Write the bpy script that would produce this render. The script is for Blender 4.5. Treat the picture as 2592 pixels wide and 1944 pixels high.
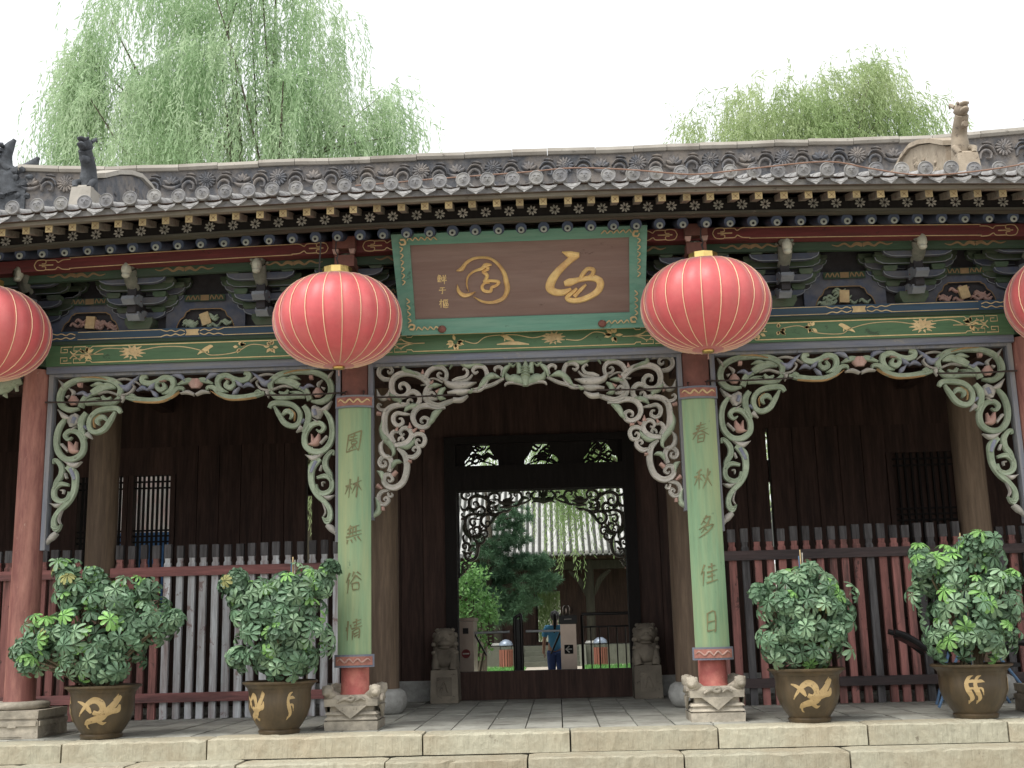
import bpy, math, random
import numpy as np
from mathutils import Vector, Matrix
random.seed(7); np.random.seed(7)
S = bpy.context.scene
for o in list(bpy.data.objects): bpy.data.objects.remove(o)
COL = S.collection
rad = math.radians

# ---------------------------------------------------------------- camera
CX, CD, CZ, FPX = .2717, 12.2822, .95, 3000.0
YAW, PITCH, ROLL = rad(1.8976), rad(11.6074), rad(-1.4950)
_f = Vector((-math.sin(YAW)*math.cos(PITCH), math.cos(YAW)*math.cos(PITCH), math.sin(PITCH)))
_r = Vector((math.cos(YAW), math.sin(YAW), 0)); _u = _r.cross(_f)
R_ = math.cos(ROLL)*_r + math.sin(ROLL)*_u
U_ = -math.sin(ROLL)*_r + math.cos(ROLL)*_u
CAMP = Vector((CX, -CD, CZ))
cd = bpy.data.cameras.new('camera'); cam = bpy.data.objects.new('camera', cd); COL.objects.link(cam)
cd.sensor_width = 36; cd.lens = FPX/2592*36; cd.clip_end = 500; cd.clip_start = .1
M = Matrix((R_, U_, -_f)).transposed().to_4x4(); M.translation = CAMP
cam.matrix_world = M; S.camera = cam
S.render.resolution_x, S.render.resolution_y = 1024, 768
def P(x, y, Y):                       # measured point of the photograph -> point on the upright plane at depth Y
    v = _f + R_*((x-1296)/FPX) - U_*((y-972)/FPX)
    return CAMP + v*((Y+CD)/v.y)
def PL(x, y, p0, n):                  # the same on any plane
    v = _f + R_*((x-1296)/FPX) - U_*((y-972)/FPX)
    return CAMP + v*((p0-CAMP).dot(n)/v.dot(n))

# ---------------------------------------------------------------- world, sun, exposure
SUN_DIR = Vector((-.6, -.7, 1.75)).normalized()      # towards the sun
w = bpy.data.worlds.new('World'); S.world = w; w.use_nodes = True
nt = w.node_tree; nt.nodes.clear()
sky = nt.nodes.new('ShaderNodeTexSky'); sky.sky_type = 'NISHITA'; sky.sun_disc = False
sky.sun_elevation = math.asin(SUN_DIR.z); sky.sun_rotation = math.atan2(SUN_DIR.x, SUN_DIR.y)
sky.dust_density = 4; sky.air_density = 1.2; sky.ozone_density = 1
hs = nt.nodes.new('ShaderNodeHueSaturation'); hs.inputs['Saturation'].default_value = .15
mx = nt.nodes.new('ShaderNodeMix'); mx.data_type = 'RGBA'; mx.inputs[0].default_value = .45
mx.inputs[7].default_value = (9.2, 9.4, 9.4, 1)        # even white cloud layer
bg = nt.nodes.new('ShaderNodeBackground'); bg.inputs[1].default_value = .115
ow = nt.nodes.new('ShaderNodeOutputWorld')
nt.links.new(sky.outputs[0], hs.inputs['Color']); nt.links.new(hs.outputs[0], mx.inputs[6])
nt.links.new(mx.outputs[2], bg.inputs[0]); nt.links.new(bg.outputs[0], ow.inputs[0])
sl = bpy.data.lights.new('sun', 'SUN'); sl.energy = 1.5; sl.angle = rad(25); sl.color = (1, .96, .88)
sun = bpy.data.objects.new('sun', sl); COL.objects.link(sun)
sun.rotation_euler = SUN_DIR.to_track_quat('Z', 'Y').to_euler(); sun.location = SUN_DIR*40
S.view_settings.view_transform = 'Standard'; S.view_settings.look = 'None'
S.view_settings.exposure = 0.85; S.view_settings.gamma = 1; S.view_settings.use_curve_mapping = False
S.render.engine = 'CYCLES'
S.cycles.max_bounces = 6; S.cycles.diffuse_bounces = 4

# ---------------------------------------------------------------- materials
def lin(c):
    c = [x/255 for x in c]
    return [x/12.92 if x <= .04045 else ((x+.055)/1.055)**2.4 for x in c]
MATS = {}
def mat(name, col, rough=.75, var=.3, scale=6, col2=None, mix2=.45, scale2=1.3, bump=.25, stretch=(1, 1, 1),
        metal=0, trans=0, spec=.3, sat=None, inst=.12, chip=None, chips=9, chipt=.60, tool=None):
    m = bpy.data.materials.new(name); m.use_nodes = True; MATS[name] = m
    n = m.node_tree; N = n.nodes; L = n.links; b = N['Principled BSDF']
    tc = N.new('ShaderNodeTexCoord'); oi = N.new('ShaderNodeObjectInfo')
    ad = N.new('ShaderNodeVectorMath'); ad.operation = 'MULTIPLY_ADD'
    cb = N.new('ShaderNodeCombineXYZ')
    for i in range(3): L.new(oi.outputs['Random'], cb.inputs[i])
    L.new(cb.outputs[0], ad.inputs[0]); ad.inputs[1].default_value = (31, 17, 23); L.new(tc.outputs['Object'], ad.inputs[2])
    mp = N.new('ShaderNodeMapping'); mp.inputs['Scale'].default_value = [scale*s for s in stretch]
    L.new(ad.outputs[0], mp.inputs[0])
    no = N.new('ShaderNodeTexNoise'); no.inputs['Scale'].default_value = 1; no.inputs['Detail'].default_value = 7
    no.inputs['Roughness'].default_value = .65; L.new(mp.outputs[0], no.inputs['Vector'])
    base = lin(col)
    r = N.new('ShaderNodeValToRGB'); L.new(no.outputs[0], r.inputs[0])
    r.color_ramp.elements[0].position = .3; r.color_ramp.elements[1].position = .7
    r.color_ramp.elements[0].color = [max(0, x*(1-var)) for x in base]+[1]
    r.color_ramp.elements[1].color = [min(1, x*(1+var)) for x in base]+[1]
    out = r.outputs[0]
    if col2:
        mp2 = N.new('ShaderNodeMapping'); mp2.inputs['Scale'].default_value = [scale2*s for s in stretch]; L.new(ad.outputs[0], mp2.inputs[0])
        n2 = N.new('ShaderNodeTexNoise'); n2.inputs['Scale'].default_value = 1; n2.inputs['Detail'].default_value = 8; n2.inputs['Roughness'].default_value = .7
        L.new(mp2.outputs[0], n2.inputs['Vector'])
        r2 = N.new('ShaderNodeValToRGB'); r2.color_ramp.elements[0].position = .42; r2.color_ramp.elements[1].position = .66
        r2.color_ramp.elements[0].color = (0, 0, 0, 1); r2.color_ramp.elements[1].color = (mix2*1.6, )*3+(1,)
        L.new(n2.outputs[0], r2.inputs[0])
        mm = N.new('ShaderNodeMix'); mm.data_type = 'RGBA'; L.new(r2.outputs[0], mm.inputs[0])
        L.new(out, mm.inputs[6]); mm.inputs[7].default_value = lin(col2)+[1]; out = mm.outputs[2]
    if chip:                                      # flaked paint showing what lies below
        mp3 = N.new('ShaderNodeMapping'); mp3.inputs['Scale'].default_value = [chips*(.35+.65*min(q, 2.5)/2.5 if q > 1 else .35+.65*q) if stretch != (1, 1, 1) else chips for q in stretch]
        mp3.inputs['Location'].default_value = (3.1, 7.7, 1.3); L.new(ad.outputs[0], mp3.inputs[0])
        n3 = N.new('ShaderNodeTexNoise'); n3.inputs['Scale'].default_value = 1; n3.inputs['Detail'].default_value = 10; n3.inputs['Roughness'].default_value = .75; L.new(mp3.outputs[0], n3.inputs['Vector'])
        r3 = N.new('ShaderNodeValToRGB'); r3.color_ramp.elements[0].position = chipt; r3.color_ramp.elements[1].position = chipt+.035; r3.color_ramp.elements[1].color = (.75, .75, .75, 1)
        L.new(n3.outputs[0], r3.inputs[0]); m3 = N.new('ShaderNodeMix'); m3.data_type = 'RGBA'; L.new(r3.outputs[0], m3.inputs[0]); L.new(out, m3.inputs[6]); m3.inputs[7].default_value = lin(chip)+[1]; out = m3.outputs[2]
    h = N.new('ShaderNodeHueSaturation'); L.new(out, h.inputs['Color'])
    mr = N.new('ShaderNodeMapRange'); L.new(oi.outputs['Random'], mr.inputs[0]); mr.inputs[3].default_value = 1-inst; mr.inputs[4].default_value = 1+inst
    h.inputs['Saturation'].default_value = sat if sat else .84; L.new(mr.outputs[0], h.inputs['Value']); out = h.outputs[0]
    L.new(out, b.inputs['Base Color'])
    b.inputs['Roughness'].default_value = rough; b.inputs['Metallic'].default_value = metal
    b.inputs['Specular IOR Level'].default_value = spec
    if bump:
        bp = N.new('ShaderNodeBump'); bp.inputs['Strength'].default_value = bump; bp.inputs['Distance'].default_value = .02
        L.new(no.outputs[0], bp.inputs['Height']); nrm_ = bp.outputs[0]
        if tool:                                  # chisel strokes
            mp4 = N.new('ShaderNodeMapping'); mp4.inputs['Scale'].default_value = tool; L.new(ad.outputs[0], mp4.inputs[0]); n4 = N.new('ShaderNodeTexNoise'); n4.inputs['Scale'].default_value = 1; n4.inputs['Detail'].default_value = 3
            L.new(mp4.outputs[0], n4.inputs['Vector']); bp2 = N.new('ShaderNodeBump'); bp2.inputs['Strength'].default_value = .9; bp2.inputs['Distance'].default_value = .012; L.new(n4.outputs[0], bp2.inputs['Height']); L.new(nrm_, bp2.inputs['Normal']); nrm_ = bp2.outputs[0]
        L.new(nrm_, b.inputs['Normal'])
    if trans:
        t = N.new('ShaderNodeBsdfTranslucent'); L.new(out, t.inputs[0]); ms = N.new('ShaderNodeMixShader'); ms.inputs[0].default_value = trans
        L.new(b.outputs[0], ms.inputs[1]); L.new(t.outputs[0], ms.inputs[2]); L.new(ms.outputs[0], N['Material Output'].inputs[0])
    return m
VW, HW = (6, 6, .5), (.5, 6, 6)
mat('stone_step', (172, 168, 146), .9, .16, 14, (150, 130, 100), .4, .7, .7, (1, 1, 1), chip=(112, 102, 86), chips=5, chipt=.63, tool=(55, 30, 4))
mat('stone_slab', (172, 172, 162), .85, .14, 9, (98, 93, 84), .4, 1.6, .3, inst=.13, chip=(96, 92, 84), chips=6, chipt=.62)
mat('mortar', (70, 66, 58), .95)
mat('stone_carved', (176, 166, 148), .9, .2, 14, (104, 100, 92), .5, 2.5, .5, chip=(96, 90, 80), chips=12, chipt=.62)
mat('stone_lion', (140, 130, 114), .9, .25, 12, (80, 72, 62), .5, 3, .6, chip=(70, 64, 56), chips=14, chipt=.6)
mat('stone_drum', (176, 176, 172), .85, .15, 14, (120, 118, 112), .4, 4, .3)
mat('dragon_grey', (120, 120, 108), .85, .25, 18, (84, 90, 80), .5, 8, .4)
mat('stone_far', (92, 94, 82), .9, .2, 4, (90, 92, 80), .5, 1.2)  # base colour darkened to carry the tree shade over the courtyard
mat('wood_far', (66, 62, 52), .9, .25, 5, (48, 44, 38), .5, 1.5, .2, VW)
mat('chrome', (214, 220, 226), .3, .05, 6, None, bump=.01, metal=.4)
mat('fascia_dark', (84, 82, 70), .85, .3, 5, (60, 56, 50), .5, 1.5, .3, HW, chip=(120, 110, 98), chips=8, chipt=.62)
mat('panel_red', (150, 88, 74), .75, .2, 12, (176, 116, 92), .4, 6)
mat('muzzle', (186, 186, 168), .8, .15, 18)
mat('tile_far', (176, 176, 174), .85, .12, 6, (130, 132, 126), .35, 2)
mat('tile_dark', (58, 60, 56), .95, .3, 6)
mat('ridge_dark', (78, 82, 88), .9, .3, 16, (52, 54, 58), .5, 6, .6)
mat('gilt_dull', (178, 156, 104), .7, .2, 20, (140, 116, 80), .4, 9, inst=.25)
mat('street', (150, 142, 126), .95, .2, 3, (110, 104, 92), .4, .6)
mat('tile_grey', (118, 118, 122), .85, .25, 14, (170, 168, 162), .4, 5, .4, chip=(70, 70, 72), chips=24, chipt=.6)
mat('tile_pale', (150, 149, 148), .85, .22, 16, (110, 108, 108), .4, 6, .4, chip=(70, 70, 70), chips=22, chipt=.58)
mat('ridge_grey', (92, 94, 100), .9, .25, 12, (150, 138, 126), .5, 2.2, .5, chip=(66, 66, 68), chips=14, chipt=.58)
mat('ridge_cap', (166, 160, 150), .9, .18, 8, (130, 122, 112), .5, 2, .4, chip=(96, 90, 82), chips=9, chipt=.6)
mat('ridge_tan', (160, 146, 126), .9, .2, 9, (140, 124, 104), .5, 3, .5, chip=(96, 86, 76), chips=10, chipt=.58)
mat('roof_under', (104, 84, 76), .9, .25, 8)
mat('wood_grey', (132, 126, 114), .85, .25, 5, (96, 88, 78), .5, 2, .3, HW, chip=(86, 78, 70), chips=8, chipt=.6)
mat('wood_fascia', (104, 82, 74), .85, .25, 5, (130, 118, 106), .4, 1, .3, HW, chip=(140, 128, 116), chips=7, chipt=.6)
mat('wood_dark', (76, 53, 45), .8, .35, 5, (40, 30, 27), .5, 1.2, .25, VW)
mat('wood_black', (33, 29, 28), .85, .3, 5, None, bump=.2, stretch=VW)
mat('wood_column', (116, 96, 76), .8, .3, 4, (82, 66, 54), .55, .9, .35, VW)
mat('paint_red_column', (118, 64, 56), .65, .16, 7, (176, 116, 96), .5, 1.6, .2, (3, 3, .5), chip=(176, 146, 126), chips=5, chipt=.64)
mat('paint_red_beam', (112, 34, 36), .7, .2, 6, (84, 40, 38), .5, 2, .2, HW, chip=(60, 44, 40), chips=8, chipt=.6)
mat('paint_red_bright', (172, 70, 60), .7, .18, 9, (205, 120, 96), .45, 5, .25, chip=(196, 160, 140), chips=12, chipt=.64)
mat('paint_brown_red', (128, 74, 62), .75, .2, 8, (96, 62, 54), .5, 2.5, .2)
mat('green_beam', (66, 108, 68), .6, .18, 6, (82, 110, 74), .4, 1.5, .15, HW, spec=.4, chip=(48, 66, 46), chips=8, chipt=.6)
mat('green_dark', (46, 70, 50), .75, .25, 7, (60, 66, 60), .4, 2, .2, HW)
mat('blue_band', (38, 72, 98), .65, .25, 6, (50, 62, 72), .5, 1.5, .15, HW, chip=(70, 74, 74), chips=9, chipt=.61)
mat('blue_grey', (104, 110, 128), .75, .2, 6, (128, 128, 126), .5, 2, .2, HW, chip=(140, 136, 130), chips=9, chipt=.6)
mat('blue_grey_v', (112, 116, 128), .8, .2, 5, (140, 138, 132), .5, 1.8, .2, VW, chip=(78, 72, 68), chips=7, chipt=.61)
mat('bracket_green', (64, 84, 62), .8, .2, 10, (92, 92, 84), .4, 4)
mat('bracket_blue', (66, 74, 94), .8, .2, 10, (104, 100, 98), .45, 4)
mat('bracket_dark', (56, 54, 58), .85, .3, 8)
mat('bracket_beak', (124, 130, 138), .8, .15, 9, (104, 108, 120), .4, 5)
mat('rafter_blue', (54, 66, 88), .75, .2, 10)
mat('rafter_white', (138, 142, 132), .8, .12, 12)
mat('frieze_gold', (128, 100, 60), .7, .25, 12)
mat('gilt', (216, 186, 116), .5, .16, 18, (190, 130, 60), .3, 6, .1, spec=.5)
mat('gilt_pale', (206, 178, 122), .6, .18, 18, (170, 130, 80), .35, 7, .1)
mat('gilt_bright', (226, 186, 96), .4, .12, 14, (184, 120, 44), .4, 9, .25, spec=.6)
mat('engraved', (118, 116, 74), .65, .3, 20, (110, 104, 72), .5, 9)
mat('fret_green', (150, 164, 140), .8, .14, 16, (120, 138, 112), .5, 7, .2, chip=(104, 98, 86), chips=20, chipt=.60)
mat('fret_grey', (176, 171, 163), .8, .13, 16, (140, 142, 132), .5, 7, .2, chip=(104, 98, 86), chips=20, chipt=.60)
mat('fret_pink', (174, 138, 126), .8, .12, 16, (160, 112, 100), .4, 9, .2, chip=(140, 124, 112), chips=20, chipt=.6)
mat('fret_blue', (120, 126, 148), .8, .14, 16, (150, 150, 158), .4, 8, .2, chip=(140, 136, 132), chips=20, chipt=.58)
mat('fret_rim', (196, 156, 96), .7, .2, 14)
mat('plaque_board', (126, 102, 94), .75, .09, 7, (108, 80, 72), .4, 1.2, .15, (.4, 4, 4), chip=(84, 62, 56), chips=6, chipt=.63)
mat('plaque_frame', (84, 138, 120), .65, .12, 5, (110, 150, 132), .4, 2, .15, HW, chip=(64, 92, 80), chips=7, chipt=.62)
mat('couplet_green', (112, 148, 110), .7, .14, 5, (152, 162, 112), .55, .8, .25, (5, 5, .35), chip=(82, 112, 84), chips=9, chipt=.64)
mat('iron', (70, 66, 66), .5, .2, 12, metal=.7)
mat('brass_shiny', (232, 196, 92), .28, .1, 10, metal=.9)
mat('lantern_red', (216, 100, 104), .45, .07, 9, (220, 124, 120), .45, 2.0, .2, trans=.18, spec=.5, inst=.05, sat=1.0)
mat('lantern_rib', (236, 196, 150), .45, .08, 20)
mat('fence_red', (160, 96, 88), .8, .25, 6, (74, 60, 58), .6, 1.6, .3, VW, inst=.25, chip=(70, 58, 56), chips=6, chipt=.58)
mat('fence_grey', (196, 200, 204), .85, .2, 6, (118, 92, 86), .55, 1.4, .3, VW, inst=.2, chip=(126, 92, 86), chips=6, chipt=.58)
mat('fence_dark', (92, 90, 92), .85, .3, 6, (52, 48, 50), .5, 2, .3, VW, inst=.25)
mat('fence_rail', (150, 88, 84), .8, .25, 6, (70, 60, 60), .6, 1.0, .3, HW, inst=.15)
mat('fence_rail_dark', (84, 70, 70), .8, .25, 6, (56, 52, 54), .6, 1.0, .3, HW, inst=.15)
mat('pot_glaze', (70, 58, 40), .35, .14, 6, (100, 80, 50), .4, 2.2, .1, (3, 3, .7), spec=.45, chip=(58, 50, 38), chips=10, chipt=.64)
mat('pot_motif', (176, 146, 88), .4, .12, 14, inst=.02, chip=(96, 78, 50), chips=26, chipt=.58)
mat('soil', (62, 48, 38), 1, .3, 20)
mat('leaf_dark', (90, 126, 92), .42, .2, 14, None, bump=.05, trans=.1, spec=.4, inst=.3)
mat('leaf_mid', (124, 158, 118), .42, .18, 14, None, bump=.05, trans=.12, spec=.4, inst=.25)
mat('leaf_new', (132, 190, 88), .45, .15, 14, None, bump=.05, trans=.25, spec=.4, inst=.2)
mat('leaf_old', (150, 150, 84), .6, .2, 14, None, bump=.05, trans=.15, inst=.2)
mat('stem_brown', (92, 80, 58), .9, .25, 12)
mat('bark', (104, 96, 80), .95, .3, 6, (60, 54, 46), .5, 2, .6, (3, 3, .8))
mat('willow_a', (158, 186, 112), .6, .2, 3, (120, 156, 92), .6, .5, 0, trans=.5)
mat('willow_b', (184, 206, 166), .6, .2, 3, (140, 176, 122), .6, .4, 0, trans=.5)
mat('willow_c', (190, 208, 150), .6, .2, 3, (146, 178, 104), .6, .4, 0, trans=.5)
mat('pine', (84, 126, 88), .7, .25, 4, (40, 76, 54), .6, 1, 0, trans=.2)
mat('bush', (124, 184, 90), .5, .25, 5, (56, 112, 52), .6, 1.2, 0, trans=.3)
mat('grass', (92, 150, 62), .9, .3, 20, (70, 120, 50), .5, 1.5)
mat('path', (176, 166, 150), .95, .12, 5, (150, 140, 124), .4, .8)
mat('steel', (168, 150, 136), .3, .08, 6, None, bump=.02, metal=.7)
mat('steel_dark', (70, 68, 68), .3, .1, 6, None, bump=.02, metal=.8)
mat('black_plastic', (28, 28, 30), .35, .15, 10, None, bump=.05)
mat('sign_black', (30, 30, 32), .6, .1, 10)
mat('sign_white', (226, 222, 214), .6, .05, 10)
mat('sign_red', (150, 34, 36), .6, .1, 10)
mat('skin', (190, 140, 112), .6, .06, 10, None, bump=.03)
mat('hair', (26, 22, 22), .45, .2, 30, None, bump=.2)
mat('shirt_blue', (40, 165, 222), .85, .08, 12)
mat('pants_blue', (36, 70, 138), .85, .12, 12)
mat('wood_orange', (140, 72, 52), .6, .2, 6, None, stretch=VW)
mat('blue_metal', (70, 110, 150), .4, .1, 8)
mat('bin_lid', (120, 132, 150), .35, .1, 8, metal=.3)
mat('paper_white', (226, 224, 220), .9, .08, 5, (206, 120, 120), .25, 5, 0, trans=.5)
mat('paper_blue', (58, 112, 160), .9, .15, 6, None, bump=0, trans=.5)
mat('wall_pale', (180, 180, 172), .95, .08, 2, (176, 172, 164), .4, .5)
mat('cable', (140, 104, 84), .6, .2, 10)
mat('cord_dark', (60, 50, 46), .7, .2, 10)

_b = MATS['lantern_red'].node_tree.nodes['Principled BSDF']; _b.inputs['Sheen Weight'].default_value = 1.0; _b.inputs['Sheen Roughness'].default_value = .35; _b.inputs['Sheen Tint'].default_value = (1, .9, .92, 1)

# ---------------------------------------------------------------- mesh helpers
def crom(pts, ws=None, n=6):
    pts = [np.array(p, float) for p in pts]
    if len(pts) < 3: n = max(n, 4)
    k = len(pts)
    if ws is None: ws = [1]*k
    if not hasattr(ws, '__len__'): ws = [ws]*k
    if len(ws) != k: ws = list(np.interp(np.linspace(0, 1, k), np.linspace(0, 1, len(ws)), ws))
    o, ow_ = [], []
    for i in range(k-1):
        p0 = pts[max(i-1, 0)]; p1 = pts[i]; p2 = pts[i+1]; p3 = pts[min(i+2, k-1)]
        for j in range(n + (1 if i == k-2 else 0)):
            t = j/n
            o.append(.5*((2*p1)+(-p0+p2)*t+(2*p0-5*p1+4*p2-p3)*t*t+(-p0+3*p1-3*p2+p3)*t**3))
            s = t*t*(3-2*t); ow_.append(ws[i]*(1-s)+ws[i+1]*s)
    return o, ow_
CARVE = [(-1, 0), (-1, .68), (-.76, 1), (-.46, .97), (-.18, .80), (.18, .80), (.46, .97), (.76, 1), (1, .68), (1, 0)]
ROUND = [(-1, 0), (-.95, .5), (-.55, .9), (0, 1), (.55, .9), (.95, .5), (1, 0)]
FLAT = [(-1, 0), (-1, .8), (-.9, 1), (.9, 1), (1, .8), (1, 0)]
class MB:
    def __init__(s): s.v = []; s.f = []
    def add(s, vs, fs):
        b = len(s.v); s.v += [tuple(x) for x in vs]; s.f += [tuple(i+b for i in f) for f in fs]
    def box(s, x0, x1, y0, y1, z0, z1, rot=None, piv=None):
        vs = [Vector((x, y, z)) for x in (x0, x1) for y in (y0, y1) for z in (z0, z1)]
        if rot:
            piv = Vector(piv) if piv else Vector(((x0+x1)/2, (y0+y1)/2, (z0+z1)/2))
            vs = [rot @ (v-piv)+piv for v in vs]
        s.add(vs, [(0, 1, 3, 2), (4, 6, 7, 5), (0, 4, 5, 1), (2, 3, 7, 6), (0, 2, 6, 4), (1, 5, 7, 3)])
    def frustum(s, cx, cy, z0, z1, hx0, hy0, hx1, hy1):
        vs = [(cx+a*hx, cy+b*hy, z) for z, hx, hy in ((z0, hx0, hy0), (z1, hx1, hy1)) for a, b in ((-1, -1), (1, -1), (1, 1), (-1, 1))]
        s.add(vs, [(3, 2, 1, 0), (4, 5, 6, 7), (0, 1, 5, 4), (1, 2, 6, 5), (2, 3, 7, 6), (3, 0, 4, 7)])
    def tube(s, pts, radii, n=8, smooth_n=0):
        if smooth_n: pts, radii = crom(pts, radii, smooth_n)
        pts = [Vector(p) for p in pts]; k = len(pts)
        if not hasattr(radii, '__len__'): radii = [radii]*k
        if len(radii) != k: radii = list(np.interp(np.linspace(0, 1, k), np.linspace(0, 1, len(radii)), radii))
        vs, fs = [], []; prev = None
        for i in range(k):
            t = (pts[min(i+1, k-1)]-pts[max(i-1, 0)])
            t = t.normalized() if t.length > 1e-9 else Vector((0, 0, 1))
            a = prev - t*prev.dot(t) if prev else (Vector((0, 0, 1)).cross(t) if abs(t.z) < .95 else Vector((1, 0, 0)).cross(t))
            if a.length < 1e-6: a = Vector((1, 0, 0)).cross(t)
            a.normalize(); prev = a; b = t.cross(a)
            for j in range(n):
                q = 2*math.pi*j/n; vs.append(pts[i]+(a*math.cos(q)+b*math.sin(q))*radii[i])
        for i in range(k-1):
            for j in range(n):
                fs.append((i*n+j, i*n+(j+1) % n, (i+1)*n+(j+1) % n, (i+1)*n+j))
        fs.append(tuple(range(n-1, -1, -1))); fs.append(tuple((k-1)*n+j for j in range(n)))
        s.add(vs, fs)
    def lathe(s, prof, n=24, c=(0, 0, 0), sx=1, sy=1, lob=0, lobn=0, close=True):
        vs, fs = [], []
        for r, z in prof:
            for j in range(n):
                q = 2*math.pi*j/n; rr = r*(1-lob*(1-abs(math.sin(lobn*q/2)))) if lobn else r
                vs.append((c[0]+rr*math.cos(q)*sx, c[1]+rr*math.sin(q)*sy, c[2]+z))
        k = len(prof)
        for i in range(k-1):
            for j in range(n): fs.append((i*n+j, i*n+(j+1) % n, (i+1)*n+(j+1) % n, (i+1)*n+j))
        if close: fs.append(tuple(range(n-1, -1, -1))); fs.append(tuple((k-1)*n+j for j in range(n)))
        s.add(vs, fs)
    def ribbon(s, pts, ws, depth, mapf, prof=CARVE, n=6):
        pts, ws = crom(pts, ws, n); k = len(pts); m = len(prof); vs, fs = [], []
        for i in range(k):
            t = pts[min(i+1, k-1)]-pts[max(i-1, 0)]; l = np.hypot(*t) or 1; nx, ny = -t[1]/l, t[0]/l
            for a, h in prof:
                vs.append(mapf(pts[i][0]+nx*a*ws[i]/2, pts[i][1]+ny*a*ws[i]/2, h*depth))
        for i in range(k-1):
            for j in range(m):
                fs.append((i*m+j, i*m+(j+1) % m, (i+1)*m+(j+1) % m, (i+1)*m+j))
        fs.append(tuple(range(m-1, -1, -1))); fs.append(tuple((k-1)*m+j for j in range(m)))
        s.add(vs, fs)
    def prism(s, poly, mapf, h0, h1):
        k = len(poly)
        vs = [mapf(x, y, h0) for x, y in poly]+[mapf(x, y, h1) for x, y in poly]
        fs = [tuple(range(k-1, -1, -1)), tuple(range(k, 2*k))]+[(i, (i+1) % k, k+(i+1) % k, k+i) for i in range(k)]
        s.add(vs, fs)
    def blob(s, c, r, n=10, m=7, jit=0, seed=1):
        rn = random.Random(seed); vs, fs = [], []
        for i in range(m+1):
            th = math.pi*i/m
            for j in range(n):
                q = 2*math.pi*j/n; k = 1+rn.uniform(-jit, jit)
                vs.append((c[0]+r[0]*math.sin(th)*math.cos(q)*k, c[1]+r[1]*math.sin(th)*math.sin(q)*k, c[2]+r[2]*math.cos(th)*k))
        for i in range(m):
            for j in range(n): fs.append((i*n+j, (i+1)*n+j, (i+1)*n+(j+1) % n, i*n+(j+1) % n))
        s.add(vs, fs)
    def mesh(s, name, m, smooth=False):
        me = bpy.data.meshes.new(name); me.from_pydata(s.v, [], s.f); me.validate(); me.update()
        if m: me.materials.append(MATS[m])
        if smooth:
            me.polygons.foreach_set('use_smooth', [True]*len(me.polygons))
            try: me.set_sharp_from_angle(angle=rad(50))
            except Exception: pass
        return me
    def build(s, name, m, parent=None, smooth=False, kind=None):
        return link(name, s.mesh(name, m, smooth), parent, kind)
WORLD = {}
def link(name, me, parent=None, kind=None, loc=None):
    o = bpy.data.objects.new(name, me); COL.objects.link(o)
    if parent:
        o.parent = parent
        if parent.name in WORLD: o.matrix_parent_inverse = Matrix.Translation(-WORLD[parent.name])
    if kind: o['kind'] = kind
    if loc is not None: o.location = loc
    return o
def tag(o, label, cat, group=None):
    o['label'] = label; o['category'] = cat
    if group: o['group'] = group
    return o
def thing(name, label, cat, group=None, at=None):
    """at given: children are modelled in world coordinates; otherwise round the origin and moved later"""
    e = bpy.data.objects.new(name, None); COL.objects.link(e); e.empty_display_size = .2
    if at is not None: e.location = at; WORLD[e.name] = Vector(at)
    return tag(e, label, cat, group)
def copy_tree(o, parent=None, m=None):
    c = o.copy(); COL.objects.link(c); c.parent = parent
    if m: c.data.materials.clear()
    for ch in o.children: copy_tree(ch, c)
    return c
def struct(name, mb, m, **k):
    o = mb.build(name, m); o['kind'] = 'structure'; return o
def front(Y, sgn=-1): return lambda x, z, h: (x, Y+sgn*h, z)
def rough_box(x0, x1, y0, y1, z0, z1, rn, amp=.009, nx=22, bev=.016):
    """stone block with a worn, slightly wavy front-top edge"""
    mb = MB(); vs, fs = [], []
    ring = [(y1, z0), (y0, z0), (y0, z1-bev), (y0+bev, z1), (y1, z1)]
    for i in range(nx+1):
        x = x0+(x1-x0)*i/nx; e = 1
        if i in (0, nx): e = 0
        for j, (y, z) in enumerate(ring):
            d = amp if j in (2, 3) else amp*.5
            if j in (2, 3) and rn.random() < .10: d *= 2.2
            vs.append((x, y+(rn.uniform(-d*.4, d) if j in (1, 2, 3) else 0)+(.012 if (not e and j in (1, 2, 3)) else 0),
                       z+(rn.uniform(-d, d*.4) if j in (2, 3) else 0)-(.008 if (not e and j in (3, 4)) else 0)))
    m = len(ring)
    for i in range(nx):
        for j in range(m): fs.append((i*m+j, (i+1)*m+j, (i+1)*m+(j+1) % m, i*m+(j+1) % m))
    fs.append(tuple(range(m))); fs.append(tuple(nx*m+j for j in range(m-1, -1, -1)))
    mb.add(vs, fs); return mb

# ================================================================ SETTING
W0, W1 = 1.8, 3.44
XC = [-W0-W1, -W0, W0, W0+W1]               # column lines
XE = W0+2*W1                                # hidden end columns
mb = MB(); mb.box(-150, 150, -90, -1.57, -.75, -.57); street = struct('street_ground', mb, 'street')
mb = MB(); mb.box(-150, 150, 10.9, 160, -.8, -.40); struct('courtyard_ground', mb, 'path')
mb = MB(); mb.box(-9.4, 9.4, -.5, 10.9, -.7, -.03); plat = struct('platform', mb, 'mortar')
rn = random.Random(3)
def block_row(y0, y1, z0, z1, joints, name):
    xs = [-9.4]+joints+[9.4]
    for a, b in zip(xs[:-1], xs[1:]):
        dz = rn.uniform(-.012, .004)
        rough_box(a+.008, b-.008, y0+rn.uniform(-.008, .006), y1, z0, z1+dz, rn).build(name, 'stone_step', plat)
J1 = [-8, -6.3]+[P(x, y, -.85).x for x, y in ((155, 1861), (523, 1862), (1069, 1859), (1443, 1848), (1817, 1838), (2196, 1830), (2550, 1815))]+[6.6, 8.1]
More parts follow.
